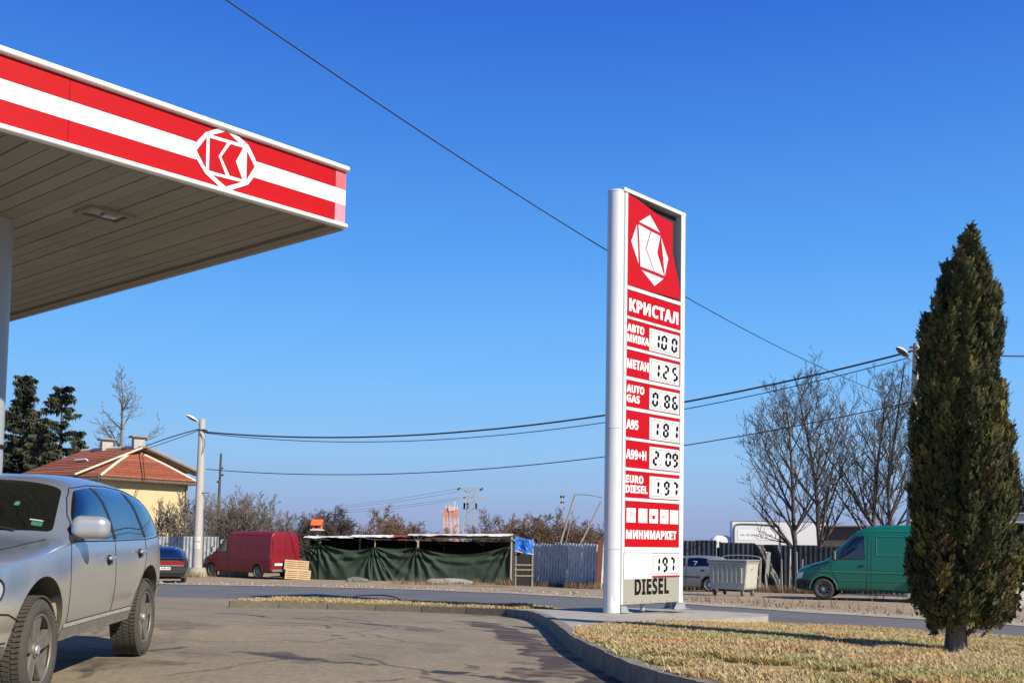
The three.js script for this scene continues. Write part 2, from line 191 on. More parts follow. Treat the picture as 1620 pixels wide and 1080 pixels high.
// kerb line, picked along its foot, then carried on out of the frame
const kerbRaw = [[362, 961], [470, 963], [560, 965.5], [640, 968], [720, 971], [790, 974.5], [835, 981], [862, 994], [882, 1012], [905, 1034], [935, 1052], [975, 1074], [1010, 1092]].map(([a, b]) => { const p = ground(a, b); return [p.x, -p.z]; });
{ const l = kerbRaw[kerbRaw.length - 1]; kerbRaw.push([l[0] + 0.5, l[1] - 1.0], [l[0] + 1.6, l[1] - 1.9], [l[0] + 4, l[1] - 2.6], [l[0] + 9, l[1] - 3.4], [l[0] + 16, l[1] - 4.4]); }
const kerbCurve = new THREE.CatmullRomCurve3(kerbRaw.map(([x, d]) => V(x, 0, -d)), false, 'centripetal');
const kerbLift = (x, d) => lerp(0.14, 0.18, smooth(-1, 0.8, x));
const kerbPts = kerbCurve.getSpacedPoints(400);
{
  const k = structure('kerb'); const len = kerbCurve.getLength(), r = rng(9); let s = 0;
  while (s < len - 0.1) {
    const pv = kerbCurve.getPointAt(clamp(s / len)), bend = pv.x > -0.6 && pv.x < 3, L = bend ? 0.5 : 1.0, e = Math.min(len, s + L);
    const a = kerbCurve.getPointAt(s / len), b = kerbCurve.getPointAt(e / len), gap = bend ? 0.004 : 0.012, l = a.distanceTo(b) - gap;
    const h = 0.36, mid = a.clone().add(b).multiplyScalar(0.5), y = terrain(mid.x, -mid.z) + kerbLift(mid.x, -mid.z) + (r() - 0.5) * 0.012;
    const g = bx(l, h, 0.16), p = g.attributes.position;
    for (let i = 0; i < p.count; i++) { if (p.getY(i) > 0 && p.getZ(i) > 0) p.setZ(i, p.getZ(i) - 0.02); p.setX(i, p.getX(i) + (r() - 0.5) * 0.008); } g.computeVertexNormals();
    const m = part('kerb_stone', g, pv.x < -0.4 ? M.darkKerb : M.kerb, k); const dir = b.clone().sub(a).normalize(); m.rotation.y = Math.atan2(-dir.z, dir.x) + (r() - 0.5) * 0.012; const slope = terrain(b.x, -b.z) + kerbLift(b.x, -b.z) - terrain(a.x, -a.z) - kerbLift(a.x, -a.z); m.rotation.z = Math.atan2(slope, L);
    const nrm = V(dir.z, 0, -dir.x); m.position.copy(mid).add(nrm.multiplyScalar(0.08)).setY(y - h / 2); s = e;
  }
}
// outline of the raised islands between kerb and road
const kerbIn = kerbPts.map((p, i) => { const q = kerbPts[Math.min(i + 1, 400)], o = kerbPts[Math.max(i - 1, 0)], t = q.clone().sub(o).normalize(); return [p.x + t.z * 0.1, -p.z + t.x * 0.1]; });
const endX = kerbIn[kerbIn.length - 1][0];
const backEdge = []; for (let x = endX; x > kerbIn[0][0] + 0.2; x -= 0.4) backEdge.push([x, roadNear(x) - 0.06]);
const islandPoly = [...kerbIn, ...backEdge, [kerbIn[0][0] + 0.1, roadNear(kerbIn[0][0]) - 0.2]];
const grassLift = (x, d) => { const s = roadDist(x, d), l = kerbLift(x, d) - 0.025; return lerp(0.035, l, smooth(0.2, x < 0.5 ? 2.2 : 5.5, s)); };
const padPoly = (() => { const P = (a, b, l) => { const p = ground(a, b, l); return [p.x, -p.z]; }; const k = (t) => { const p = kerbIn[Math.round(t)]; return p; };
  const idx = (px, py) => { const g = ground(px, py), i = kerbPts.reduce((b, p, n) => (p.distanceTo(V(g.x, 0, g.z)) < kerbPts[b].distanceTo(V(g.x, 0, g.z)) ? n : b), 0); return i; };
  const i0 = idx(795, 975), i1 = idx(893, 1024), line = []; for (let i = i0; i <= i1; i += 3) line.push(kerbIn[i]);
  const back = [P(1216, 971, 0.19), P(1150, 967, 0.19), P(1080, 963.5, 0.19), P(1000, 961.5, 0.19), P(930, 961, 0.19), P(866, 963.5, 0.17)];
  return [...line, P(908, 1003, 0.2), P(912, 990, 0.2), P(985, 984, 0.2), P(1060, 980, 0.19), P(1215, 974.5, 0.19), ...back]; })();
const padLift = (x, d) => lerp(kerbLift(x, d) - 0.01, 0.19, smooth(-0.2, 2, x));
{
  // soil under the grass
  const soil = mottled([0.34, 0.245, 0.125], 0.3, { size: 1.5, seed: 91, n: 256, grain: 0.5 });
  structure('island_soil', sheet(islandPoly, (x, d) => V(x, terrain(x, d) + grassLift(x, d), -d), 0.45), soil);
  // concrete pad that the price sign stands on
  const top = sheet(padPoly, (x, d) => V(x, terrain(x, d) + padLift(x, d), -d), 0.4);
  const side = []; const su = []; let acc = 0;
  for (let i = 0; i < padPoly.length; i++) { const [ax, ad] = padPoly[i], [bx_, bd] = padPoly[(i + 1) % padPoly.length], n = Math.max(1, Math.ceil(Math.hypot(bx_ - ax, bd - ad) / 0.3)); for (let j = 0; j < n; j++) { const q = (t) => { const x = lerp(ax, bx_, t), d = lerp(ad, bd, t), y = terrain(x, d) + padLift(x, d); return [V(x, y, -d), V(x, y - 0.32, -d)]; }; const [a, a2] = q(j / n), [b, b2] = q((j + 1) / n), w = a.distanceTo(b); side.push(a.x, a.y, a.z, a2.x, a2.y, a2.z, b.x, b.y, b.z, b.x, b.y, b.z, a2.x, a2.y, a2.z, b2.x, b2.y, b2.z); su.push(acc, 0, acc, 0.32, acc + w, 0, acc + w, 0, acc, 0.32, acc + w, 0.32); acc += w; } }
  structure('concrete_pad', merge([top, fromTris(side, su)]), M.concrete);
}
{ // dry winter grass, cut short
  const r = rng(101), tuft = () => { const pos = []; for (let b = 0; b < 9; b++) { const a = r() * 6.283, R = r() * 0.03, x = Math.cos(a) * R, z = Math.sin(a) * R, h = 0.022 + r() * 0.04, ln = 0.012 + r() * 0.05, la = r() * 6.283, w = 0.0022 + r() * 0.002, c = Math.cos(la), s = Math.sin(la); const mx = x + c * ln * 0.35, mz = z + s * ln * 0.35, tx = x + c * ln, tz = z + s * ln; pos.push(x - s * w, 0, z + c * w, x + s * w, 0, z - c * w, mx + s * w, h * 0.65, mz - c * w, x - s * w, 0, z + c * w, mx + s * w, h * 0.65, mz - c * w, mx - s * w, h * 0.65, mz + c * w, mx - s * w, h * 0.65, mz + c * w, mx + s * w, h * 0.65, mz - c * w, tx, h, tz); } return fromTris(pos); };
  const m = new THREE.MeshStandardMaterial({ color: 0xffffff, roughness: 1, side: THREE.DoubleSide });
  const spots = [];
  const add = (x, d, s, y) => spots.push([x, d, s, y]);
  for (let n = 0; n < 480000 && spots.length < 145000; n++) { const x = 0.4 + r() * 11.5, d = 6.2 + r() * 14.5; if (d > roadNear(x) - 0.02 || Math.abs(x / d - 0.33) > 0.36) continue; if (!inPoly(x, d, islandPoly) || inPoly(x, d, padPoly)) continue; if (r() > clamp(1.5 - d / 26)) continue; if (fbm(x * 2.2, d * 2.2, 103, 3) < 0.36 + 0.14 * r()) continue; add(x, d, 1, terrain(x, d) + grassLift(x, d)); }
  const right = spots.length;
  for (let n = 0; n < 60000 && spots.length < right + 12000; n++) { const x = -7 + r() * 8, d = 19.5 + r() * 6.6; if (!inPoly(x, d, islandPoly) || inPoly(x, d, padPoly)) continue; if (fbm(x * 1.6, d * 1.6, 104, 3) < 0.36 + 0.15 * r()) continue; add(x, d, 1.25, terrain(x, d) + grassLift(x, d)); }
  const geos = [tuft(), tuft(), tuft()], mtx = new THREE.Matrix4(), q = new THREE.Quaternion(), col = new THREE.Color();
  const holder = new THREE.Group(); holder.name = 'dry_grass'; holder.userData = { kind: 'stuff', label: 'short dry straw coloured grass on the kerbed islands', category: 'grass' }; scene.add(holder);
  for (let g = 0; g < 3; g++) { const list = spots.filter((_, i) => i % 3 === g), im = new THREE.InstancedMesh(geos[g], m, list.length); im.name = 'grass_tufts'; im.userData = { kind: 'stuff' };
    list.forEach(([x, d, s, y], i) => { q.setFromAxisAngle(V(0, 1, 0), r() * 6.283); const k = 0.78 * s * (0.7 + r() * 0.7); mtx.compose(V(x, y - 0.004, -d), q, V(k * 1.25, k * (0.8 + 0.6 * r()), k * 1.25)); im.setMatrixAt(i, mtx); const green = smooth(0.5, 0.66, fbm(x * 1.1 + 3, d * 1.1, 105, 3) + 0.10 * smooth(11, 8, d)), rust = smooth(0.55, 0.7, fbm(x * 1.7, d * 1.7 + 30, 106, 3)); let c = [0.58, 0.45, 0.235]; c = c.map((v, a) => lerp(v, [0.42, 0.40, 0.15][a], green * 0.75)); c = c.map((v, a) => lerp(v, [0.62, 0.36, 0.15][a], rust * 0.55)); const b = 0.55 + 0.6 * r(); col.setRGB(c[0] * b, c[1] * b, c[2] * b); im.setColorAt(i, col); }); im.castShadow = im.receiveShadow = true; holder.add(im); }
}

// ------------------------------------------------------------------ filling-station canopy
{
  const C = at(545.5, 361, 11.5), A = V(-0.632, 0, 0.775), B = V(-0.775, 0, -0.632);
  const sA = (at(0, 208, 8.53).y - C.y) / 3.83, sB = (at(18, 505, 16.7).y - C.y) / 8.2;
  const c = thing('station_canopy', 'filling station canopy with red and white striped fascia and boarded underside', 'canopy', C);
  // local axes: x along A, y up, z along -B (outwards); sheared so that the edges fall as built
  const mtx = new THREE.Matrix4().makeBasis(V(A.x, sA, A.z), V(0, 1, 0), V(-B.x, -sB, -B.z));
  const P = (name, g, m, parent = c, label) => { g = g.clone().applyMatrix4(mtx); if (mtx.determinant() < 0 && g.index) { const i = g.index.array; for (let k = 0; k < i.length; k += 3) { const t = i[k]; i[k] = i[k + 1]; i[k + 1] = t; } } g.computeVertexNormals(); return part(name, g, m, parent, label); };
  const L = 9.5, D = 13, H = 0.70;
  const red = mottled([0.43, 0.006, 0.010], 0.05, { size: 2, seed: 121, grain: 0.03, rough: 0.5, spec: 0.25 }), faded = mottled([0.62, 0.12, 0.15], 0.22, { size: 0.6, seed: 122, p: 3, grain: 0.05, rough: 0.5 }), faded2 = mottled([0.66, 0.26, 0.31], 0.12, { size: 0.6, seed: 123, p: 3, grain: 0.05, rough: 0.5 });
  const strip = (x0, x1, y0, y1, t = 0.03, zf = 0) => bx(x1 - x0, y1 - y0, t, (x0 + x1) / 2, (y0 + y1) / 2, zf - t / 2);
  const y1 = 0.045, y2 = 0.265, y3 = 0.445, y4 = 0.655;
  const wp = M.white;
  // fascia panels, jointed every 3 m
  for (const [x0, x1] of [[0.165, 3.3], [3.304, 6.4], [6.404, L]]) { P('fascia_panel', strip(x0, x1, y1, y2), red); P('fascia_stripe', strip(x0, x1, y2 + 0.001, y3 - 0.001, 0.03, 0.001), wp); P('fascia_panel', strip(x0, x1, y3, y4), red); }
  P('corner_panel', strip(0.005, 0.158, y1, y2), faded2, c, 'sun-faded pink corner panel'); P('corner_panel', strip(0.005, 0.158, y3, y4), faded, c, 'sun-faded pink corner panel'); P('corner_panel', strip(0.005, 0.163, y2 + 0.001, y3 - 0.001, 0.03, 0.001), wp);
  P('top_trim', rbx(L + 0.02, 0.06, 0.11, 0.028, L / 2 - 0.01, y4 + 0.035, 0.0, 4), wp); P('bottom_trim', rbx(L + 0.01, 0.055, 0.09, 0.026, L / 2 - 0.005, 0.018, 0.01, 4), wp);
  // far side fascia, end, roof deck
  P('side_fascia', bx(0.03, H - 0.05, D - 0.05, 0.017, H / 2, -D / 2 - 0.035), red); P('side_trim', rbx(0.10, 0.055, D, 0.026, 0.0, 0.018, -D / 2 - 0.05, 3), flat(0.3, 0.29, 0.27, 0.5)); P('roof_deck', bx(L, 0.06, D, L / 2 + 0.02, 0.56, -D / 2 - 0.04), M.galv);
  // boarded underside
  const planks = [0, 1, 2].map((i) => mottled([[0.27, 0.26, 0.22], [0.25, 0.24, 0.205], [0.29, 0.28, 0.24]][i], 0.1, { size: 1.5, seed: 131 + i, grain: 0.06, rough: 0.6 }));
  const r = rng(17), w = 0.2;
  P('soffit_backing', bx(L - 0.06, 0.02, D - 0.06, L / 2 + 0.03, 0.10, -D / 2 - 0.03), M.dark);
  for (let x = 0.16, i = 0; x < L - 0.2; x += w, i++) { const cut = 3.2 + ((i * 7) % 5) * 0.02; for (const [z0, z1] of [[0.1, cut], [cut + 0.012, 7.4], [7.412, D - 0.1]]) { const m = planks[Math.floor(r() * 3)]; P('soffit_board', bx(w - 0.014, 0.02, z1 - z0, x + w / 2, 0.055 + (r() - 0.5) * 0.008, -(z0 + z1) / 2), m); } }
  P('edge_angle', bx(0.1, 0.05, D - 0.1, 0.09, 0.035, -D / 2 - 0.05), planks[0]); P('edge_angle', bx(L, 0.06, 0.06, L / 2, 0.03, -0.065), planks[1]);
  // recessed light, fixed under the boards
  { const q = [[111, 337], [147, 323], [219, 339], [181, 352]].map(([a, b]) => { const d = ray(a, b), n = new THREE.Vector3().crossVectors(V(A.x, sA, A.z), V(B.x, sB, B.z)), o = C.clone().add(V(0, 0.04, 0)); const t = o.clone().sub(camera.position).dot(n) / d.dot(n); return camera.position.clone().addScaledVector(d, t).sub(C).applyMatrix4(mtx.clone().invert()); });
    const cx = (q[0].x + q[1].x + q[2].x + q[3].x) / 4, cz = (q[0].z + q[1].z + q[2].z + q[3].z) / 4, W = 0.52, Dp = 0.34;
    const f = P('light_frame', merge([bx(W, 0.035, 0.05, cx, 0.03, cz - Dp / 2), bx(W, 0.035, 0.05, cx, 0.03, cz + Dp / 2), bx(0.05, 0.035, Dp - 0.05, cx - W / 2 + 0.025, 0.03, cz), bx(0.05, 0.035, Dp - 0.05, cx + W / 2 - 0.025, 0.03, cz)]), planks[1]);
    P('light_glass', bx(W - 0.1, 0.01, Dp - 0.05, cx, 0.036, cz), new THREE.MeshPhysicalMaterial({ color: 0x4a4a40, roughness: 0.2, clearcoat: 1 }), f); P('lamp_bulb', bx(0.16, 0.02, 0.1, cx - 0.06, 0.022, cz), M.lens, f); }
  // emblem on the fascia
  const onFascia = (zx, zy) => { const d = ray(290 + zx / 6, 190 + zy / 6), n = V(-B.x, 0, -B.z), t = C.clone().sub(camera.position).dot(n) / d.dot(n); const l = camera.position.clone().addScaledVector(d, t).sub(C).applyMatrix4(mtx.clone().invert()); return [l.x, (l.y - 0.352) * 0.93 + 0.35]; };
  const plate = (pts, z, t) => { const s = new THREE.Shape(pts.map(([a, b]) => { const [x, y] = onFascia(a, b); return new THREE.Vector2(x, clamp(y, 0.028, 0.672)); })); return new THREE.ExtrudeGeometry(s, { depth: t, bevelEnabled: false }).translate(0, 0, z); };
  const em = P('emblem', plate([[205, 100], [350, 48], [430, 72], [485, 105], [610, 220], [675, 360], [682, 440], [662, 545], [605, 625], [430, 690], [375, 685], [200, 520], [120, 375], [110, 280], [130, 185]], 0.004, 0.006), wp, c, 'white ring emblem with faceted red crystal shape');
  for (const p of [[[265, 125], [405, 85], [520, 200]], [[118, 285], [212, 150], [204, 468]], [[243, 155], [408, 203], [325, 340], [392, 530], [235, 487]], [[440, 215], [560, 250], [490, 390], [550, 570], [432, 535], [352, 345]], [[597, 285], [668, 440], [590, 578]], [[275, 536], [540, 600], [395, 648]]]) P('emblem_facet', plate(p, 0.0102, 0.004), red, em);
  // round column
  const cp = at(-12, 350, 11.25), gy = terrain(cp.x, -cp.z);
  const lp = V(cp.x - C.x, 0, cp.z - C.z), colMat = mottled([0.34, 0.37, 0.39], 0.06, { size: 1, seed: 141, grain: 0.04, rough: 0.4 });
  part('column', new THREE.CylinderGeometry(0.215, 0.215, C.y + 0.02 - gy + 0.06, 40).translate(lp.x, (gy + C.y + 0.02) / 2 - C.y + 0.03, lp.z), colMat, c); part('column_collar', new THREE.TorusGeometry(0.222, 0.022, 8, 40).rotateX(Math.PI / 2).translate(lp.x, at(0, 706, 11.25).y - C.y, lp.z), M.dark, c); part('column_foot', new THREE.CylinderGeometry(0.3, 0.32, 0.12, 40).translate(lp.x, gy - C.y + 0.06, lp.z), M.concrete, c);
}

// ------------------------------------------------------------------ price sign
{
  const base = V(2.02, 0, -19.8); base.y = terrain(base.x, 19.8) + padLift(base.x, 19.8);
  const th = Math.atan2(0.726, 0.688), s = thing('price_sign', 'tall white price totem with red panels and black digits on the concrete pad', 'price sign', base, th);
  s.rotation.order = 'YXZ'; s.updateMatrixWorld(true);
  const inv = s.matrixWorld.clone().invert(), nrm = V(Math.sin(th), 0, Math.cos(th)), ZF = 0.0;
  const uv = (px, py, z = ZF) => { const d = ray(px, py), o = base.clone().addScaledVector(nrm, z), t = o.clone().sub(camera.position).dot(nrm) / d.dot(nrm); const l = camera.position.clone().addScaledVector(d, t).applyMatrix4(inv); return [l.x, l.y]; };
  const U0 = uv(991, 600)[0], U1 = uv(1075.5, 600)[0], U2 = uv(1082, 600)[0], vy = (y) => uv(991, y)[1], W = U1 - U0, UM = (U0 + U1) / 2;
  const TOP = vy(303) + 0.0, wm = mottled([0.60, 0.62, 0.64], 0.05, { size: 1.5, seed: 151, grain: 0.03, rough: 0.32 });
  // rounded column at one edge, in three lengths
  const rad = 0.168, CU = 0.15, colTop = vy(303) - 0.02, joints = [0.0, vy(869), vy(679), colTop];
  for (let i = 0; i < 3; i++) { const h = joints[i + 1] - joints[i] - 0.006, g = new THREE.CylinderGeometry(rad, rad, h, 48, i ? 1 : 24, false), p = g.attributes.position; if (!i) for (let k = 0; k < p.count; k++) { const x = p.getX(k), y = p.getY(k), z = p.getZ(k), a = Math.atan2(z, x) - 1.75, b = y + h / 2 - 0.2, dent = Math.exp(-(a * a) / 0.12 - (b * b) / 0.02) * 0.035 + Math.exp(-((a - 0.5) ** 2) / 0.03 - ((b - 0.02) ** 2) / 0.01) * 0.03; const f = 1 - dent / rad; p.setX(k, x * f); p.setZ(k, z * f); } g.computeVertexNormals(); part('column', g.translate(CU, joints[i] + h / 2 + 0.003, -0.165), wm, s); }
  part('column_cap', new THREE.CylinderGeometry(rad - 0.004, rad + 0.006, 0.03, 48).translate(CU, colTop + 0.015, -0.165), wm, s);
  // box of the sign
  const BOT = vy(956), boxL = 0.2, dep = 0.34;
  part('casing', bx(U2 - boxL - 0.01, TOP - BOT - 0.08, dep - 0.13, (U2 + boxL) / 2 - 0.005, (TOP + BOT) / 2, -0.13 - (dep - 0.13) / 2), M.dark, s);
  part('top_rail', rbx(U2 - boxL + 0.03, 0.085, dep, 0.012, (U2 + boxL) / 2, TOP + 0.035, -dep / 2 + 0.02), wm, s);
  part('side_rail', rbx(U2 - U1, TOP - BOT + 0.03, dep, 0.012, (U1 + U2) / 2 + 0.003, (TOP + BOT) / 2 - 0.02, -dep / 2 + 0.018), wm, s);
  part('inner_rail', bx(U0 - boxL - 0.046, TOP - BOT - 0.02, 0.12, (U0 + boxL) / 2 + 0.02, (TOP + BOT) / 2 - 0.01, -0.058), wm, s);
  const red = mottled([0.43, 0.006, 0.010], 0.06, { size: 1.4, seed: 155, grain: 0.03, rough: 0.5, spec: 0.25 });
  const redStyle = '#b00810';
  const face = (tex, rough = 0.38) => new THREE.MeshPhysicalMaterial({ map: tex, roughness: rough, specularIntensity: 0.3 });
  // flat board with its print on the front only
  const board = (name, x0, x1, y0, y1, z, mat, t = 0.02, parent = s, label) => { const g = new THREE.BoxGeometry(x1 - x0, y1 - y0, t).translate((x0 + x1) / 2, (y0 + y1) / 2, z - t / 2); return part(name, g, mat, parent, label); };
  const fit = (c, text, x, y, w, h) => { c.save(); c.font = 'bold 100px sans-serif'; c.textBaseline = 'alphabetic'; const m = c.measureText(text); const asc = m.actualBoundingBoxAscent, wd = m.actualBoundingBoxRight + m.actualBoundingBoxLeft; c.translate(x, y + h); c.scale(w / wd, h / asc); c.fillText(text, m.actualBoundingBoxLeft, 0); c.lineWidth = 4; c.strokeStyle = c.fillStyle; c.strokeText(text, m.actualBoundingBoxLeft, 0); c.restore(); };
  const SEG = { 0: 'abcdef', 1: 'bc', 2: 'abged', 5: 'afgcd', 6: 'afgedc', 7: 'abc', 8: 'abcdefg', 9: 'abcdfg' };
  const digit = (c, ch, x, y, w, h) => { const t = w * 0.37, g = t * 0.05, m = y + h / 2; c.fillStyle = '#0b0b0d'; const hs = (yy) => { c.beginPath(); c.moveTo(x + t * 0.6 + g, yy); c.lineTo(x + t + g, yy - t / 2); c.lineTo(x + w - t - g, yy - t / 2); c.lineTo(x + w - t * 0.6 - g, yy); c.lineTo(x + w - t - g, yy + t / 2); c.lineTo(x + t + g, yy + t / 2); c.closePath(); c.fill(); }; const vs = (xx, a, b) => { c.beginPath(); c.moveTo(xx, a + g); c.lineTo(xx + t / 2, a + t * 0.6 + g); c.lineTo(xx + t / 2, b - t * 0.6 - g); c.lineTo(xx, b - g); c.lineTo(xx - t / 2, b - t * 0.6 - g); c.lineTo(xx - t / 2, a + t * 0.6 + g); c.closePath(); c.fill(); }; for (const k of SEG[ch]) ({ a: () => hs(y + t / 2), d: () => hs(y + h - t / 2), g: () => hs(m), f: () => vs(x + t / 2, y + t * 0.3, m), e: () => vs(x + t / 2, m, y + h - t * 0.3), b: () => vs(x + w - t / 2, y + t * 0.3, m), c: () => vs(x + w - t / 2, m, y + h - t * 0.3) })[k](); };
  const display = (list, dot) => canvasTex(512, 280, (c, w, h) => { c.fillStyle = '#dededb'; c.fillRect(0, 0, w, h); c.strokeStyle = '#5c5c5c'; c.lineWidth = 8; c.strokeRect(14, 14, w - 28, h - 28); list.forEach(([ch, x]) => { c.save(); c.transform(1, 0, -0.06, 1, 12, 0); digit(c, ch, x * w, h * 0.11, 112, h * 0.78); c.restore(); }); if (dot) { c.fillStyle = '#0b0b0d'; c.fillRect(dot * w, h * 0.77, 20, 20); } });
  // name and emblem panel, sagging out of its frame at one corner
  const shapeOf = (pts, ox, oy, k = 6) => pts.map(([a, b]) => { const [x, y] = uv(ox + a / k, oy + b / k); return new THREE.Vector2(x, y); });
  const Z1 = (pts) => shapeOf(pts, 950, 285);
  const warp = (g, k = 1) => { const p = g.attributes.position; for (let i = 0; i < p.count; i++) { const x = (p.getX(i) - U0) / W, y = (p.getY(i) - vy(450)) / (vy(305) - vy(450)); p.setZ(i, p.getZ(i) - k * 0.055 * smooth(0.3, 1, x) * smooth(0.1, 1, y)); } g.computeVertexNormals(); return g; };
  const outline = Z1([[248, 120], [330, 165], [400, 215], [470, 270], [560, 330], [640, 372], [705, 400], [702, 520], [692, 690], [720, 830], [745, 950], [756, 1080], [757, 1136], [248, 992]]);
  { const pts = outline.map((v) => [v.x, v.y]); const f = sheet(pts, (x, y) => V(x, y, 0.0), 0.15); const panel = part('emblem_panel', warp(f), red, s, 'red emblem panel peeling from its frame at the upper corner');
    const facet = (q) => { const g = sheet(Z1(q).map((v) => [v.x, v.y]), (x, y) => V(x, y, 0.006), 0.2); part('emblem_facet', warp(g), wm, panel); };
    facet([[470, 330], [365, 395], [570, 497]]); facet([[345, 418], [290, 580], [362, 795]]); facet([[360, 418], [475, 483], [427, 645], [508, 868], [378, 818]]); facet([[482, 487], [574, 528], [540, 690], [605, 908], [514, 869], [434, 648]]); facet([[582, 545], [648, 745], [610, 912]]); facet([[390, 852], [598, 935], [513, 1005]]); }
  // bars between the panels
  const cuts = [[450.5, 456.5], [499, 503], [547, 551.7], [594.7, 600], [642.7, 648], [691, 695.5], [739, 743.7], [786.7, 791.7], [865, 874]];
  for (const [a, b] of cuts) part('divider', bx(W + 0.01, vy(a) - vy(b), 0.05, UM, (vy(a) + vy(b)) / 2, -0.014), wm, s);
  const redPanel = (a, b, draw, name = 'price_panel') => { const y1 = vy(a) - 0.003, y0 = vy(b) + 0.003, ar = W / (y1 - y0), tex = canvasTex(768, Math.round(768 / ar), (c, w, h) => { c.fillStyle = redStyle; c.fillRect(0, 0, w, h); c.fillStyle = '#f6f4f2'; draw(c, w, h); }); return board(name, U0, U1, y0, y1, -0.004, face(tex)); };
  redPanel(456.5, 499, (c, w, h) => fit(c, 'КРИСТАЛ', w * 0.045, h * 0.30, w * 0.92, h * 0.47), 'name_panel');
  const rows = [[503, 547, ['АВТО', 'МИВКА'], [['1', 0.10], ['0', 0.36], ['0', 0.72]], 0.35], [551.7, 594.7, ['МЕТАН'], [['1', 0.10], ['2', 0.42], ['5', 0.74]], 0.35], [600, 642.7, ['AUTO', 'GAS'], [['0', 0.05], ['8', 0.46], ['6', 0.74]], 0.33], [648, 691, ['A95'], [['1', 0.06], ['8', 0.42], ['1', 0.74]], 0.33], [695.5, 739, ['A99+H'], [['2', 0.07], ['0', 0.50], ['9', 0.74]], 0.33], [743.7, 786.7, ['EURO', 'DIESEL'], [['1', 0.08], ['9', 0.44], ['7', 0.73]], 0.35]];
  const widths = { 'АВТО': 0.30, 'МИВКА': 0.39, 'МЕТАН': 0.385, AUTO: 0.31, GAS: 0.23, A95: 0.21, 'A99+H': 0.36, EURO: 0.31, DIESEL: 0.39 };
  for (const [a, b, words, nums, dot] of rows) {
    const p = redPanel(a, b, (c, w, h) => { if (words.length === 2) words.forEach((t, i) => fit(c, t, w * 0.015, h * (0.16 + i * 0.37), w * widths[t], h * 0.28)); else fit(c, words[0], w * 0.015, h * 0.33, w * widths[words[0]], h * 0.34); });
    const x0 = uv(1027, (a + b) / 2)[0], x1 = uv(1074.3, (a + b) / 2)[0], y1 = vy(a) - 0.05, y0 = vy(b) + 0.02, my = (y0 + y1) / 2 - 0.01, hh = (y1 - y0) / 2 - 0.012;
    const f = board('display_frame', x0, x1, my - hh, my + hh, 0.012, wm, 0.018, p); board('price_display', x0 + 0.03, x1 - 0.02, my - hh + 0.025, my + hh - 0.025, 0.0165, face(display(nums, dot), 0.25), 0.006, p);
  }
  redPanel(791.7, 865, (c, w, h) => {
    fit(c, 'МИНИМАРКЕТ', w * 0.03, h * 0.63, w * 0.93, h * 0.19);
    const ink = '#8d8f8c'; [0.035, 0.245, 0.445, 0.645, 0.835].forEach((x, i) => { const X = x * w, Y = h * 0.15, S = w * 0.158, T = h * 0.315; c.fillStyle = '#f8f6f4'; c.fillRect(X, Y, S, T); c.strokeStyle = ink; c.fillStyle = ink; c.lineWidth = 6; const cx = X + S / 2, cy = Y + T / 2; c.beginPath();
      if (i === 0) { c.moveTo(cx - 34, cy - 36); c.lineTo(cx - 22, cy - 34); c.lineTo(cx - 12, cy + 14); c.lineTo(cx + 28, cy + 12); c.lineTo(cx + 34, cy - 24); c.lineTo(cx - 18, cy - 24); for (let k = 0; k < 3; k++) { c.moveTo(cx - 14, cy - 14 + k * 9); c.lineTo(cx + 30, cy - 14 + k * 9); } c.stroke(); c.beginPath(); c.arc(cx - 8, cy + 30, 6, 0, 7); c.arc(cx + 22, cy + 30, 6, 0, 7); c.fill(); }
      else if (i === 1) { c.arc(cx, cy, 24, 0, 7); c.stroke(); c.beginPath(); c.arc(cx, cy, 13, 0, 7); c.stroke(); c.fillRect(cx - 42, cy - 32, 5, 64); c.fillRect(cx + 37, cy - 32, 6, 64); c.fillRect(cx - 46, cy - 32, 13, 22); }
      else if (i === 2) { c.fillStyle = '#a3222c'; c.beginPath(); c.moveTo(cx - 26, cy - 8); c.lineTo(cx + 22, cy - 8); c.quadraticCurveTo(cx + 20, cy + 30, cx - 2, cy + 30); c.quadraticCurveTo(cx - 24, cy + 30, cx - 26, cy - 8); c.fill(); c.strokeStyle = '#a3222c'; c.beginPath(); c.arc(cx + 24, cy + 6, 11, -1.5, 1.7); c.stroke(); c.lineWidth = 4; c.beginPath(); c.moveTo(cx - 6, cy - 16); c.quadraticCurveTo(cx - 14, cy - 28, cx - 4, cy - 44); c.stroke(); }
      else if (i === 3) { fit(c, 'WC', cx - 38, cy - 18, 76, 36); }
      else { c.lineWidth = 10; c.lineCap = 'round'; c.moveTo(cx - 16, cy - 26); c.quadraticCurveTo(cx - 14, cy + 14, cx + 20, cy + 22); c.stroke(); c.lineWidth = 4; c.beginPath(); c.arc(cx, cy, 40, 0, 7); c.stroke(); } }); }, 'minimarket_panel');
  // lower board
  const lowTop = vy(873.5), gm = face(canvasTex(1024, 512, (c, w, h) => { c.fillStyle = '#98968a'; c.fillRect(0, 0, w, h); const r = rng(3); for (let i = 0; i < 1600; i++) { c.fillStyle = `rgba(${90 + r() * 90},${88 + r() * 80},${70 + r() * 70},${0.04 + r() * 0.05})`; c.fillRect(r() * w, r() * h, 2 + r() * 26, 1 + r() * 5); } c.fillStyle = '#15140f'; fit(c, 'DIESEL', w * 0.20, h * 0.51, w * 0.62, h * 0.31); }), 0.5);
  const gb = board('diesel_board', 0.30, U1 + 0.0, BOT, lowTop, 0.004, gm, 0.02);
  board('blank_placard', 0.315, uv(1031, 900)[0], vy(916), vy(875), 0.014, mottled([0.84, 0.84, 0.82], 0.03, { size: 1, seed: 158, grain: 0.02, rough: 0.4 }), 0.008, gb);
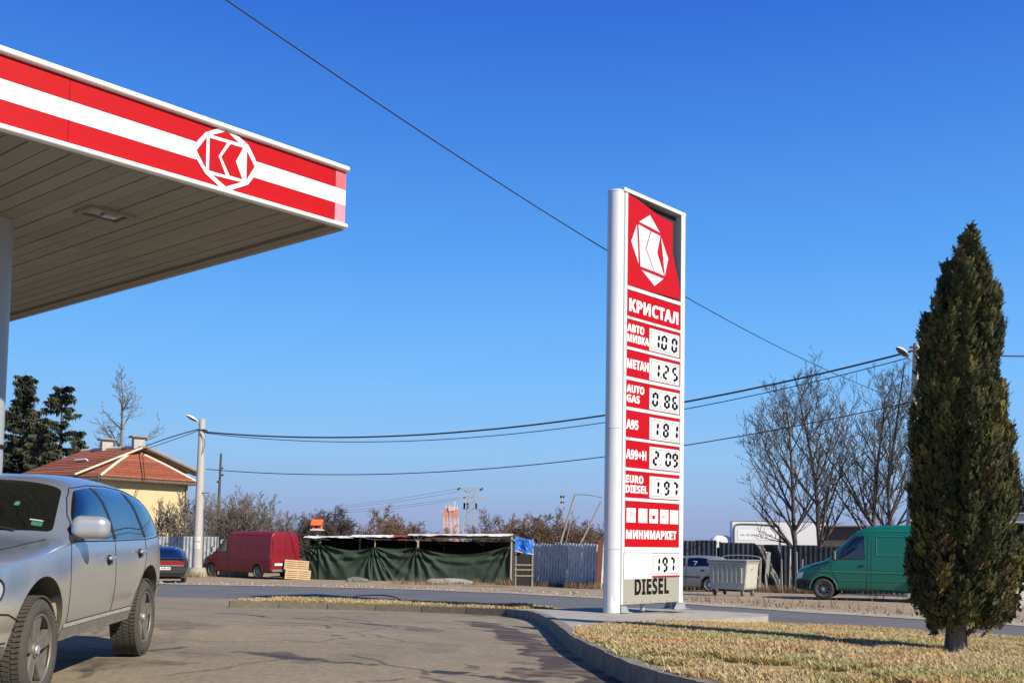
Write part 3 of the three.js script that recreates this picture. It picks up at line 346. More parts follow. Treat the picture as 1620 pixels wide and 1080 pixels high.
  const x0 = uv(1031, 900)[0] + 0.004, x1 = uv(1074.5, 900)[0]; const lf = board('display_frame', x0, x1, vy(911.5), vy(875.5), 0.016, wm, 0.01, gb); board('price_display', x0 + 0.02, x1 - 0.03, vy(910), vy(877), 0.022, face(display([['1', 0.04], ['9', 0.33], ['7', 0.60]]), 0.25), 0.006, gb); board('red_rail', x0, x1 + 0.005, vy(914), vy(911.8), 0.02, red, 0.02, gb);
  for (let i = 0; i < 7; i++) part('rivet', new THREE.CylinderGeometry(0.009, 0.009, 0.008, 8).rotateX(Math.PI / 2).translate(0.38 + i * 0.28, BOT + 0.04, 0.006), M.dark, gb);
  // feet
  const gus = (x, dir, h = 0.28, l = 0.26) => { const sh = new THREE.Shape([new THREE.Vector2(0, 0), new THREE.Vector2(dir * l, 0), new THREE.Vector2(dir * 0.03, h), new THREE.Vector2(0, h)]); return new THREE.ExtrudeGeometry(sh, { depth: 0.012, bevelEnabled: false }).translate(x, 0.012, 0); };
  part('foot_bracket', merge([gus(0.30, 1).translate(0, 0, -0.05), gus(0.30, 1).translate(0, 0, -0.3), bx(0.3, 0.012, 0.4, 0.44, 0.006, -0.18)].map((g) => g)), M.galv, s); part('foot_bracket', merge([gus(U2 - 0.02, -1).translate(0, 0, -0.02), gus(U2 - 0.02, 1, 0.26, 0.18).translate(0, 0, -0.02), gus(U2 - 0.02, -1).translate(0, 0, -0.28), bx(0.5, 0.012, 0.42, U2 - 0.05, 0.006, -0.16), bx(0.09, BOT + 0.1, 0.09, U2 - 0.05, (BOT + 0.1) / 2, -0.16)]), M.galv, s); part('leg', new THREE.CylinderGeometry(0.045, 0.045, BOT + 0.12, 16).translate(UM - 0.1, (BOT + 0.12) / 2, -0.16), M.galv, s);
}

// ------------------------------------------------------------------ street-light posts and overhead wires
function lampHead(parent, a, b, name = 'lamp_head') { // shell with its bowl, from the post at a to the tip b
  const dir = b.clone().sub(a), l = dir.length(), h = part(name, new THREE.SphereGeometry(1, 20, 10, 0, 6.2832, 0, Math.PI / 2).scale(l * 0.36, 0.11, 0.15), M.white, parent); h.position.copy(a).addScaledVector(dir, 0.62); h.rotation.set(0, Math.atan2(-dir.z, dir.x), Math.asin(dir.y / l), 'YZX'); part('lamp_bowl', new THREE.SphereGeometry(1, 20, 8, 0, 6.2832, Math.PI / 2, Math.PI / 2).scale(l * 0.33, 0.085, 0.135).translate(0, -0.004, 0), new THREE.MeshPhysicalMaterial({ color: 0x3b3f40, roughness: 0.15, clearcoat: 1 }), h); part('lamp_arm', rod(a, a.clone().addScaledVector(dir, 0.45), 0.028, 0.028, 10), M.galv, parent); return h;
}
const LD = 48, RD = 36.5;
const leftFoot = ground(311, 912), LDd = -leftFoot.z, leftTop = at(319.5, 663, LDd);
{
  const p = thing('street_light', 'pale concrete street light post with notices beside the maroon van', 'street light', leftFoot);
  const top = leftTop.clone().sub(leftFoot), tip = at(293, 656, LDd - 0.4).sub(leftFoot), k = LDd / 1600;
  part('post', rod(V(0, -0.1, 0), top, 7.6 * k, 5.0 * k, 24), M.post, p); part('plinth', new THREE.CylinderGeometry(0.42, 0.55, 0.55, 10).translate(0, 0.18, 0), M.concrete, p);
  lampHead(p, top.clone().lerp(V(0, 0, 0), 0.03), tip);
  part('bracket', merge([bx(0.5, 0.06, 0.06).translate(top.x, top.y * 0.93, 0.16), bx(0.3, 0.05, 0.05).translate(top.x + 0.2, top.y * 0.925, 0.15), bx(0.5, 0.04, 0.04).translate(top.x + 0.25, top.y * 0.53, 0.12)]), M.dark, p);
  part('cable_drop', tubeOf([V(top.x * 0.9 - 0.1, top.y * 0.92, 0.2), V(top.x + 0.22, top.y * 0.86, 0.22), V(top.x + 0.17, top.y * 0.78, 0.24)], 0.018), M.wire, p);
  const notice = face2('#d8d4c8', 7); for (const [py, h] of [[863, 0.28], [852, 0.2]]) { const y = at(311, py, LDd).y - leftFoot.y; part('paper_notice', new THREE.CylinderGeometry(7.25 * k, 7.3 * k, h, 16, 1, true, -0.7, 1.5).translate(top.x * y / top.y, y, 0), notice, p); }
}
function face2(col, seed) { return new THREE.MeshStandardMaterial({ roughness: 0.8, map: canvasTex(128, 128, (c) => { const r = rng(seed); c.fillStyle = col; c.fillRect(0, 0, 128, 128); c.fillStyle = '#4a4a46'; for (let i = 0; i < 6; i++) c.fillRect(12, 14 + i * 18, 50 + r() * 50, 5); }) }); }
const rightFoot = foot(1437, RD), rightTop = at(1450.5, 543, RD);
{
  const p = thing('street_light', 'leaning concrete street light post behind the conical evergreen', 'street light', rightFoot), top = rightTop.clone().sub(rightFoot), k = RD / 1600;
  part('post', rod(V(0, -0.1, 0), top, 7.5 * k, 5.2 * k, 24), M.post, p);
  lampHead(p, at(1443, 570, RD - 0.1).sub(rightFoot), at(1419, 549, RD - 0.7).sub(rightFoot));
  for (const [a, b] of [[[1440, 555], [1468, 556]], [[1440, 549], [1452, 550]], [[1444, 634], [1452, 634]]]) part('bracket', bar(at(...a, RD - 0.22).sub(rightFoot), at(...b, RD - 0.22).sub(rightFoot), 0.07), M.dark, p);
  part('cable_drop', tubeOf([at(1449, 560, RD - 0.2), at(1455, 580, RD - 0.2), at(1453.5, 620, RD - 0.25), at(1454, 660, RD - 0.25)].map((v) => v.sub(rightFoot)), 0.03), M.wire, p);
}
function cable(label, a, b, mid, r, group) { // hangs between a and b through the sight line of a pixel in the middle
  const n = 40, chord = a.clone().lerp(b, 0.5), d = ray(...mid); const pts = []; const y = EYE + d.y * (-chord.z); const sag = chord.y - y; for (let i = 0; i <= n; i++) { const t = i / n, p = a.clone().lerp(b, t); p.y -= sag * 4 * t * (1 - t); pts.push(p); } const m = solo('overhead_cable', new THREE.TubeGeometry(new THREE.CatmullRomCurve3(pts), 80, r, 6), M.wire, label, 'cable', group); return m;
}
{
  const midpx = (a, b) => { const c = a.clone().lerp(b, 0.5); const q = c.sub(camera.position).applyQuaternion(camera.quaternion.clone().invert()); return CX + q.x / -q.z * FPX; };
  const L = (x, y, dd = 0) => at(x, y, LDd + dd), R = (x, y, dd = 0) => at(x, y, RD + dd);
  const wires = [['thick black cable topmost of those strung between the two concrete posts', L(322, 683), R(1441, 556), 0.036, [810, 676]], ['thin black cable second of those strung between the two concrete posts', L(326, 685), R(1437, 566), 0.018, [810, 686.5]], ['black cable lowest of those strung between the two concrete posts', L(326, 742), R(1441, 636), 0.02, [810, 738]]];
  for (const [lab, a, b, r, m] of wires) { const mx = midpx(a, b); cable(lab, a, b, [mx, m[1] + (mx - 810) * -0.09], r, 'cables strung between the concrete posts'); }
  const far = at(250, -77, 13.2); cable('long thin cable slanting high across the whole sky behind the price sign', at(300, -40, 13.0), R(1441, 637), [midpx(at(300, -40, 13), R(1441, 637)), 0].map((v, i) => (i ? (() => { const q = midpx(at(300, -40, 13), R(1441, 637)); return 395 + (q - 960) * 0.585; })() : v)), 0.012);
  const hr = at(222, 709, 60); cable('black service cable running from the concrete post to the tiled roof', L(314, 679), hr, [midpx(L(314, 679), hr), 693], 0.03, 'service cables to the tiled roof'); cable('thinner service cable under the one from concrete post to tiled roof', L(314, 681), at(228, 711, 60), [midpx(L(314, 681), at(228, 711, 60)), 697.5], 0.02, 'service cables to the tiled roof');
  cable('black cable leaving the leaning post behind the conical evergreen', R(1455, 553), at(1700, 561, 40), [1600, 563], 0.03);
  for (let i = 0; i < 4; i++) { const a = R(1432, 572, -0.2), b = foot(1395 + i * 3, RD + 3.5 + i * 0.3); b.y += 3 + i * 0.2; cable('slack telephone drop wire fanning down from the lamp of the leaning post', a, b, [midpx(a, b) - 1, at(0, 0, 1).y && (() => { const c = a.clone().lerp(b, 0.5).sub(camera.position).applyQuaternion(camera.quaternion.clone().invert()); return CY - c.y / -c.z * FPX + 3; })()], 0.012, 'drop wires below the lamp of the leaning post'); }
}

// ------------------------------------------------------------------ vehicles
// A body is lofted along x (0 = nose) from outline curves; z is half width, +z and -z are its two sides.
function bodyOf(sp) {
  const top = curve(sp.top), bot = curve(sp.bot), belt = curve(sp.belt), plan = curve(sp.plan), nn = curve(sp.n), tuck = sp.tuck ?? 0.07, L = sp.top[sp.top.length - 1][0];
  const bulge = sp.bulge ?? 0.03;
  const low = (x, y) => { const b = bot(x), e = belt(x), t = clamp((y - b) / Math.max(0.01, e - b)); return plan(x) * (1 - tuck * Math.pow(1 - t, 3) - bulge * Math.pow(2 * t - 1, 2) * (t > 0.5 ? 0.5 : 1) + bulge * 0.5); };
  const wBelt = (x) => low(x, belt(x));
  const half = (x, y) => { const e = belt(x); if (y <= e) return low(x, y); const T = Math.max(0.004, top(x) - e), s = clamp((y - e) / T), n = nn(x); return (wBelt(x) - sp.tumble * (y - e)) * Math.pow(Math.max(0, 1 - Math.pow(s, n)), 1 / n); };
  const roofY = (x, z) => { const e = belt(x), T = Math.max(0.004, top(x) - e), n = nn(x); let y = top(x); for (let k = 0; k < 30; k++) { const w = wBelt(x) - sp.tumble * (y - e); y = e + T * Math.pow(Math.max(0, 1 - Math.pow(Math.min(1, Math.abs(z) / Math.max(0.05, w)), n)), 1 / n); } return y; };
  const side = (x, y, out = 0) => V(x, y, half(x, y) + out);
  const NL = 10, NU = 18, ring = (x) => { const r = [], b = bot(x), e = belt(x); for (let i = 0; i <= NL; i++) { const y = lerp(b, e, i / NL); r.push([y, low(x, y)]); } const T = Math.max(0.004, top(x) - e), n = nn(x); for (let j = 1; j <= NU; j++) { const a = j / NU * Math.PI / 2, s = Math.pow(Math.sin(a), 2 / n), c = j === NU ? 0 : Math.pow(Math.cos(a), 2 / n), y = e + T * s; r.push([y, (wBelt(x) - sp.tumble * (y - e)) * c]); } return r; };
  const xs = []; const NX = sp.nx || 96; for (let i = 0; i <= NX; i++) { const t = i / NX; xs.push(L * (0.5 - 0.5 * Math.cos(Math.PI * t)) * 0.35 + L * t * 0.65); }
  const pos = [], uv = [], idx = [], per = 2 * (NL + NU) + 1;
  for (const x of xs) { const r = ring(x), row = []; for (let i = 0; i < r.length; i++) row.push([r[i][0], r[i][1]]); for (let i = r.length - 2; i >= 0; i--) row.push([r[i][0], -r[i][1]]); for (const [y, z] of row) { pos.push(x, y, z); uv.push(x, y); } }
  for (let i = 0; i < NX; i++) for (let j = 0; j < per; j++) { const k = (j + 1) % per, a = i * per + j, b = i * per + k, c = (i + 1) * per + j, d = (i + 1) * per + k; idx.push(a, d, b, a, c, d); }
  for (const [i, flip] of [[0, false], [NX, true]]) { const c = pos.length / 3; const ys = ring(xs[i]); pos.push(xs[i], (ys[0][0] + ys[ys.length - 1][0]) / 2, 0); uv.push(xs[i], 0.5); for (let j = 0; j < per; j++) { const k = (j + 1) % per; flip ? idx.push(c, i * per + k, i * per + j) : idx.push(c, i * per + j, i * per + k); } }
  let g = new THREE.BufferGeometry(); g.setAttribute('position', new THREE.Float32BufferAttribute(pos, 3)); g.setAttribute('uv', new THREE.Float32BufferAttribute(uv, 2)); g.setIndex(idx); g.computeVertexNormals();
  if (sp.arches) { // wheel arches are cut out of the body
    const ev = new Evaluator(); ev.useGroups = true; ev.attributes = ['position', 'normal', 'uv']; let br = new Brush(g, sp.paint); br.updateMatrixWorld();
    for (const [x, y, r, dep] of sp.arches) for (const s of [1, -1]) { const c = new Brush(new THREE.CylinderGeometry(r, r, dep, 40).rotateX(Math.PI / 2), M.liner); c.position.set(x, y, s * (sp.wide - dep / 2 + 0.12)); c.updateMatrixWorld(); br = ev.evaluate(br, c, SUBTRACTION); }
    g = br.geometry; const mats = Array.isArray(br.material) ? br.material : [br.material]; return { g, mats, half, side, roofY, top, belt, bot, plan, L };
  }
  return { g, mats: [sp.paint], half, side, roofY, top, belt, bot, plan, L };
}
const mirrorZ = (g) => { const m = g.clone(); const p = m.attributes.position; const nm = m.attributes.normal; for (let i = 0; i < p.count; i++) { p.setZ(i, -p.getZ(i)); nm.setZ(i, -nm.getZ(i)); } if (m.index) { const a = m.index.array; for (let i = 0; i < a.length; i += 3) { const t = a[i]; a[i] = a[i + 1]; a[i + 1] = t; } } else { for (let i = 0; i < p.count; i += 3) for (const at_ of Object.values(m.attributes)) for (let c = 0; c < at_.itemSize; c++) { const q = at_.array[i * at_.itemSize + c]; at_.array[i * at_.itemSize + c] = at_.array[(i + 1) * at_.itemSize + c]; at_.array[(i + 1) * at_.itemSize + c] = q; } } return m; };
const handed = (s, g) => (s < 0 ? mirrorZ(g) : g);
const roundPoly = (pts, r = 0.05, n = 4) => { const out = []; pts.forEach((p, i) => { const a = pts[(i + pts.length - 1) % pts.length], b = pts[(i + 1) % pts.length], la = Math.hypot(a[0] - p[0], a[1] - p[1]), lb = Math.hypot(b[0] - p[0], b[1] - p[1]), k = Math.min(r, la * 0.45, lb * 0.45); const s = [p[0] + (a[0] - p[0]) / la * k, p[1] + (a[1] - p[1]) / la * k], e = [p[0] + (b[0] - p[0]) / lb * k, p[1] + (b[1] - p[1]) / lb * k]; for (let j = 0; j <= n; j++) { const t = j / n, u = 1 - t; out.push([u * u * s[0] + 2 * u * t * p[0] + t * t * e[0], u * u * s[1] + 2 * u * t * p[1] + t * t * e[1]]); } }); return out; };
function withNormals(g, f) { const p = g.attributes.position, n = new Float32Array(p.count * 3); for (let i = 0; i < p.count; i++) { const v = f(p.getX(i), p.getY(i), p.getZ(i)).normalize(); n[i * 3] = v.x; n[i * 3 + 1] = v.y; n[i * 3 + 2] = v.z; } g.setAttribute('normal', new THREE.BufferAttribute(n, 3)); const ix = g.index.array, A = V(), B = V(), C = V(); for (let i = 0; i < ix.length; i += 3) { A.fromBufferAttribute(p, ix[i]); B.fromBufferAttribute(p, ix[i + 1]).sub(A); C.fromBufferAttribute(p, ix[i + 2]).sub(A); B.cross(C); const k = ix[i] * 3; if (B.x * n[k] + B.y * n[k + 1] + B.z * n[k + 2] < 0) { const t = ix[i + 1]; ix[i + 1] = ix[i + 2]; ix[i + 2] = t; } } return g; }
function sidePatch(b, pts, out = 0.004, r = 0.05) { const e = 0.03; return withNormals(sheet(roundPoly(pts, r), (x, y) => b.side(x, y, out), 0.09), (x, y) => V(-(b.half(x + e, y) - b.half(x - e, y)) / (2 * e), -(b.half(x, y + e) - b.half(x, y - e)) / (2 * e), 1)); }
function topPatch(b, pts, out = 0.004, r = 0.05) { // pts in (x, z)
  const e = 0.03, sx = (x, z) => (b.roofY(x + e, z) - b.roofY(x - e, z)) / (2 * e), sz = (x, z) => (b.roofY(x, z + e) - b.roofY(x, z - e)) / (2 * e);
  return withNormals(sheet(roundPoly(pts, r), (x, z) => { const y = b.roofY(x, z), q = sx(x, z), l = Math.hypot(1, q); return V(x - q / l * out, y + out / l, z); }, 0.09), (x, y, z) => V(-sx(x, z), 1, -sz(x, z))); }
function seam(b, pts, r = 0.004, out = 0.0) { const d = []; for (let i = 0; i + 1 < pts.length; i++) for (let k = 0; k < 6; k++) d.push(V(lerp(pts[i][0], pts[i + 1][0], k / 6), lerp(pts[i][1], pts[i + 1][1], k / 6), 0)); d.push(V(pts[pts.length - 1][0], pts[pts.length - 1][1], 0)); return tubeOf(d.map((p) => b.side(p.x, p.y, out)), r, 5, d.length * 2); }
function makeWheel(parent, x, y, z, R, w, rimR, { spokes = 5, rim = M.alloy, tyre = M.rubber, tread = false, steel = false, turn = 0 } = {}) {
  const s = Math.sign(z), wh = new THREE.Group(); wh.name = 'wheel'; parent.add(wh); wh.position.set(x, y, z - s * w / 2); if (s < 0) wh.rotation.y = Math.PI; wh.rotation.y += turn;
  const h = w / 2, prof = [[rimR - 0.01, -h + 0.03], [rimR + 0.02, -h], [R - 0.06, -h - 0.006], [R - 0.02, -h + 0.02], [R, -h + 0.05], [R, h - 0.05], [R - 0.02, h - 0.02], [R - 0.06, h + 0.006], [rimR + 0.02, h], [rimR - 0.01, h - 0.03]].map(([a, b]) => new THREE.Vector2(a, b));
  part('tyre', new THREE.LatheGeometry(prof, 64).rotateX(Math.PI / 2), tyre, wh);
  if (tread) { const bl = []; const n = 66; for (let i = 0; i < n; i++) for (let k = 0; k < 4; k++) { const g = bx(2 * Math.PI * R / n * 0.72, 0.012, w * 0.2); g.rotateY((k % 2 ? 1 : -1) * 0.22); g.translate(0, R + 0.003, (k - 1.5) * w * 0.232); g.rotateZ((i + (k % 2) * 0.5) / n * 6.2832); bl.push(g); } part('tread', merge(bl), tyre, wh).userData.kind = 'stuff'; }
  const list = [new THREE.CylinderGeometry(rimR, rimR, w * 0.86, 48, 1, true).rotateX(Math.PI / 2), new THREE.TorusGeometry(rimR - 0.004, 0.011, 8, 48).translate(0, 0, h - 0.02)];
  if (steel) { list.push(new THREE.LatheGeometry([[0.02, h - 0.06], [0.08, h - 0.045], [0.1, h - 0.07], [rimR * 0.62, h - 0.09], [rimR * 0.8, h - 0.055], [rimR, h - 0.09]].map(([a, c]) => new THREE.Vector2(a, c)), 40).rotateX(Math.PI / 2)); const holes = []; for (let i = 0; i < 8; i++) { const a = i / 8 * 6.283; holes.push(new THREE.CylinderGeometry(0.03, 0.03, 0.02, 12).rotateX(Math.PI / 2).translate(Math.cos(a) * rimR * 0.74, Math.sin(a) * rimR * 0.74, h - 0.062)); } part('rim', merge(list), rim, wh); part('rim_holes', merge(holes), M.black, wh); }
  else { for (let i = 0; i < spokes; i++) { const sh = new THREE.Shape(roundPoly([[0.03, -0.03], [0.07, -0.036], [rimR * 0.98, -0.052], [rimR * 0.98, 0.052], [0.07, 0.036], [0.03, 0.03]], 0.02).map(([a, c]) => new THREE.Vector2(a, c))); const g = new THREE.ExtrudeGeometry(sh, { depth: 0.03, bevelEnabled: true, bevelSize: 0.008, bevelThickness: 0.01, bevelSegments: 2 }).translate(0, 0, h - 0.062); g.rotateZ(i / spokes * 6.2832 + Math.PI / 2); const p = g.attributes.position; for (let k = 0; k < p.count; k++) { const q = Math.hypot(p.getX(k), p.getY(k)) / rimR; p.setZ(k, p.getZ(k) - 0.03 * (1 - q) * (1 - q) + 0.0); } g.computeVertexNormals(); list.push(g); } list.push(new THREE.CylinderGeometry(0.055, 0.062, 0.03, 24).rotateX(Math.PI / 2).translate(0, 0, h - 0.045)); part('rim', merge(list), rim, wh); }
  part('brake_disc', new THREE.CylinderGeometry(rimR * 0.78, rimR * 0.78, 0.03, 32).rotateX(Math.PI / 2).translate(0, 0, -0.01), M.dark, wh); part('hub', new THREE.CylinderGeometry(0.03, 0.034, 0.012, 20).rotateX(Math.PI / 2).translate(0, 0, h - 0.022), M.galv, wh); return wh;
}
function placeCar(name, label, category, pos, dirX, dirD) { return thing(name, label, category, pos, Math.atan2(dirD, dirX)); }   // dir = nose to tail in (x, depth)
function carPaint(col, rough = 0.35, metal = 0.25, coat = 0.8) { return new THREE.MeshPhysicalMaterial({ color: new THREE.Color().setRGB(...col), roughness: rough, metalness: metal, clearcoat: coat, clearcoatRoughness: 0.08 }); }

{ // ---- silver SUV, front three-quarter
  // road dust dried on the paint: patchy film with a ragged edge, streaked where wheels threw it
  const N = 512, SX = 5, SY = 1.8;
  const t = dataTex(N, (u, v) => { const x = u * SX, y = v * SY, edge = 0.98 - 0.18 * (x < 1.9 ? (1.9 - x) * 0.75 : 0) + 0.17 * (fbm(x * 2.2, y * 3, 201, 4) - 0.5); let k = smooth(edge + 0.05, edge - 0.12, y) * (0.62 + 0.3 * fbm(x * 5, y * 9, 202, 4)); const streak = smooth(0.52, 0.68, fbm(x * 0.9 + y * 0.6, y * 7 - x * 0.25, 203, 3)) * smooth(0.7, 0.55, y) * smooth(0.34, 0.45, y); const g = hash2(Math.floor(u * N), Math.floor(v * N), 204); let c = [0.30, 0.36, 0.45]; c = c.map((q, a) => lerp(q, [0.335, 0.29, 0.19][a] * (0.9 + 0.2 * g), clamp(k))); c = c.map((q, a) => lerp(q, [0.17, 0.15, 0.115][a], streak * 0.75)); return c; }); t.repeat.set(1 / SX, 1 / SY);
  const rt = dataTex(256, (u, v) => { const x = u * SX, y = v * SY, edge = 0.98 - 0.18 * (x < 1.9 ? (1.9 - x) * 0.75 : 0) + 0.17 * (fbm(x * 2.2, y * 3, 201, 4) - 0.5), k = smooth(edge + 0.05, edge - 0.12, y) * (0.62 + 0.3 * fbm(x * 5, y * 9, 202, 4)); const r = lerp(0.24, 0.8, k); return [0, r, lerp(0.55, 0.03, k)]; }, false); rt.repeat.copy(t.repeat);
  const paint = new THREE.MeshPhysicalMaterial({ map: t, roughnessMap: rt, metalnessMap: rt, roughness: 1, metalness: 1, clearcoat: 0.6, clearcoatRoughness: 0.14 });
  const plain = new THREE.MeshPhysicalMaterial({ color: new THREE.Color().setRGB(0.44, 0.45, 0.46), roughness: 0.3, metalness: 0.5, clearcoat: 0.7, clearcoatRoughness: 0.1 });
  const sp = { paint, wide: 0.965, tumble: 0.27, tuck: 0.05, bulge: 0.035, nx: 120, top: [[0, 0.62], [0.03, 0.80], [0.10, 0.92], [0.3, 1.00], [0.8, 1.07], [1.25, 1.12], [1.42, 1.145], [1.62, 1.265], [1.9, 1.44], [2.12, 1.555], [2.3, 1.61], [2.6, 1.65], [3.0, 1.665], [3.6, 1.645], [4.0, 1.60], [4.2, 1.535], [4.34, 1.42], [4.5, 1.18], [4.66, 0.99], [4.75, 0.8]],
    belt: [[0, 0.54], [0.1, 0.80], [0.3, 0.91], [0.8, 0.985], [1.4, 1.055], [2.2, 1.07], [3.4, 1.09], [4.2, 1.10], [4.5, 1.0], [4.65, 0.85], [4.75, 0.7]], bot: [[0, 0.42], [0.1, 0.34], [0.5, 0.32], [1.3, 0.36], [3.6, 0.375], [4.2, 0.38], [4.6, 0.44], [4.75, 0.50]],
    plan: [[0, 0.50], [0.04, 0.63], [0.12, 0.76], [0.3, 0.87], [0.6, 0.935], [0.95, 0.957], [1.4, 0.95], [2.2, 0.945], [3.2, 0.95], [3.8, 0.962], [4.2, 0.94], [4.5, 0.88], [4.68, 0.78], [4.75, 0.66]], n: [[0, 2.2], [0.5, 2.6], [1.3, 2.8], [1.7, 3.6], [2.3, 4.2], [4.2, 4.2], [4.75, 3]], arches: [[0.93, 0.40, 0.465, 0.42], [3.785, 0.40, 0.465, 0.42]] };
  const b = bodyOf(sp);
  const fw = V(-3.19, 0, -6.95), rw = V(-3.49, 0, -9.75), dir = rw.clone().sub(fw).normalize();
  const ang = Math.atan2(-dir.z, dir.x), zf = 0.955, org = fw.clone().addScaledVector(dir, -0.93).add(V(-Math.sin(ang), 0, -Math.cos(ang)).multiplyScalar(zf)); org.y = terrain(fw.x, 6.95) + 0.004;
  const c = thing('suv', 'silver five-door SUV caked with beige road dust beside the canopy', 'car', org, ang);
  c.rotation.z = Math.atan2(terrain(rw.x, 9.75) - terrain(fw.x, 6.95), 2.855);
  part('body', b.g, b.mats, c);
  const both = (name, g, m, lab) => { part(name, g, m, c, lab); part(name, mirrorZ(g), m, c, lab); };
  both('side_window', sidePatch(b, [[1.60, 1.12], [1.84, 1.30], [2.06, 1.43], [2.22, 1.505], [2.57, 1.545], [2.62, 1.115]], 0.004, 0.06), M.glass); both('side_window', sidePatch(b, [[2.70, 1.115], [2.65, 1.548], [3.1, 1.56], [3.40, 1.55], [3.56, 1.125]], 0.004, 0.05), M.glass); both('side_window', sidePatch(b, [[3.63, 1.13], [3.48, 1.545], [3.78, 1.515], [4.0, 1.44], [4.19, 1.16]], 0.004, 0.05), M.glass);
  both('window_trim', merge([seam(b, [[1.57, 1.10], [2.6, 1.10], [3.6, 1.112], [4.22, 1.14]], 0.005, 0.002), seam(b, [[1.57, 1.10], [1.82, 1.305], [2.04, 1.44], [2.22, 1.522], [2.6, 1.563], [3.1, 1.578], [3.6, 1.56], [3.95, 1.48], [4.22, 1.14]], 0.005, 0.002)]), M.dark);
  both('window_pillar', sidePatch(b, [[2.625, 1.11], [2.575, 1.545], [2.645, 1.548], [2.695, 1.112]], 0.005, 0.005), M.dark); both('window_pillar', sidePatch(b, [[3.57, 1.125], [3.41, 1.548], [3.47, 1.546], [3.62, 1.127]], 0.005, 0.005), M.dark);
  const ws = part('windscreen', topPatch(b, [[1.52, -0.80], [1.44, 0], [1.52, 0.80], [2.13, 0.66], [2.19, 0], [2.13, -0.66]], 0.006, 0.06), new THREE.MeshPhysicalMaterial({ color: 0x0a0f0e, roughness: 0.03, ior: 1.55, clearcoat: 1, clearcoatRoughness: 0.02 }), c);
  part('sticker', topPatch(b, [[1.56, 0.63], [1.56, 0.71], [1.61, 0.70], [1.61, 0.62]], 0.008, 0.01), flat(0.03, 0.16, 0.09, 0.5), ws, 'green and white windscreen sticker'); part('sticker', topPatch(b, [[1.62, 0.60], [1.62, 0.70], [1.635, 0.695], [1.635, 0.595]], 0.008, 0.004), flat(0.4, 0.42, 0.4, 0.5), ws); part('sticker', topPatch(b, [[1.78, 0.42], [1.78, 0.46], [1.83, 0.455], [1.83, 0.42]], 0.008, 0.01), flat(0.05, 0.2, 0.11, 0.5), ws);
  part('rear_window', topPatch(b, [[4.34, -0.56], [4.32, 0], [4.34, 0.56], [4.56, 0.62], [4.57, 0], [4.56, -0.62]], 0.006, 0.06), M.glass, c);
  both('door_gap', merge([seam(b, [[1.50, 1.09], [1.47, 0.9], [1.47, 0.66], [1.50, 0.50]], 0.0038), seam(b, [[2.655, 1.10], [2.66, 0.8], [2.65, 0.50]], 0.0038), seam(b, [[3.60, 1.11], [3.63, 0.95], [3.52, 0.76], [3.36, 0.64], [3.29, 0.505]], 0.0038), seam(b, [[1.50, 0.50], [2.65, 0.502], [3.29, 0.505]], 0.0045)]), M.black);
  both('sill_strip', sidePatch(b, [[1.44, 0.465], [1.44, 0.497], [3.27, 0.502], [3.27, 0.47]], 0.008, 0.01), mottled([0.42, 0.4, 0.35], 0.2, { size: 0.6, seed: 207 })); both('sill_cladding', sidePatch(b, [[1.41, 0.37], [1.41, 0.46], [3.31, 0.465], [3.31, 0.385]], 0.006, 0.01), mottled([0.19, 0.175, 0.145], 0.3, { size: 0.5, seed: 208 }));
  for (const [x, y] of [[2.46, 0.945], [3.42, 0.985]]) for (const s of [1, -1]) { const z = b.half(x, y); const hd = part('door_handle', rbx(0.17, 0.03, 0.026, 0.011, x, y + 0.012, s * (z + 0.03)), plain, c); part('handle_recess', new THREE.SphereGeometry(0.062, 16, 8).scale(1.15, 0.72, 0.22).translate(x, y - 0.004, s * (z + 0.002)), M.dark, hd); }
  for (const s of [1, -1]) { const mr = part('wing_mirror', (() => { const g = new RoundedBoxGeometry(0.15, 0.185, 0.27, 5, 0.07); const p = g.attributes.position; for (let i = 0; i < p.count; i++) { const k = p.getZ(i) / 0.25 + 0.5; p.setX(i, p.getX(i) * (1 - 0.2 * k) + 0.03 * k); p.setY(i, p.getY(i) * (1 - 0.1 * k)); } g.computeVertexNormals(); return g; })(), plain, c); mr.position.set(1.61, 1.205, s * 1.045); if (s < 0) mr.scale.z = -1; part('mirror_arm', rbx(0.1, 0.055, 0.16, 0.02, 0.0, -0.085, -0.13), M.dark, mr); part('mirror_glass', rbx(0.012, 0.12, 0.18, 0.005, 0.075, 0, 0.0), M.chrome, mr); both; part('mirror_mount', handed(s, sidePatch(b, [[1.50, 1.09], [1.52, 1.12], [1.72, 1.235], [1.74, 1.10]], 0.01, 0.01)), M.dark, c); }
  for (const s of [1, -1]) { const hl = part('headlight', handed(s, sidePatch(b, [[0.06, 0.72], [0.09, 0.82], [0.28, 0.885], [0.36, 0.83], [0.33, 0.74], [0.18, 0.695]], 0.006, 0.05)), M.lens, c); part('headlight_rim', handed(s, tubeOf([[0.06, 0.72], [0.09, 0.82], [0.28, 0.885], [0.36, 0.83], [0.33, 0.74], [0.18, 0.695], [0.06, 0.72]].map(([x, y]) => b.side(x, y, 0.004)), 0.008, 5, 40)), M.dark, hl); part('taillight', handed(s, sidePatch(b, [[4.42, 0.86], [4.36, 1.06], [4.56, 1.02], [4.64, 0.86]], 0.006, 0.03)), M.redLens, c); }
  both('bumper_gap', merge([seam(b, [[0.03, 0.655], [0.25, 0.655], [0.42, 0.64], [0.56, 0.585]], 0.006), seam(b, [[0.02, 0.48], [0.2, 0.465], [0.44, 0.46]], 0.005), seam(b, [[4.15, 0.62], [4.35, 0.66], [4.7, 0.68]], 0.005)]), M.black); both('bumper_lower', sidePatch(b, [[0.06, 0.38], [0.03, 0.46], [0.2, 0.45], [0.44, 0.44], [0.46, 0.34], [0.3, 0.335]], 0.006, 0.02), mottled([0.10, 0.10, 0.095], 0.2, { size: 0.5, seed: 209 }));
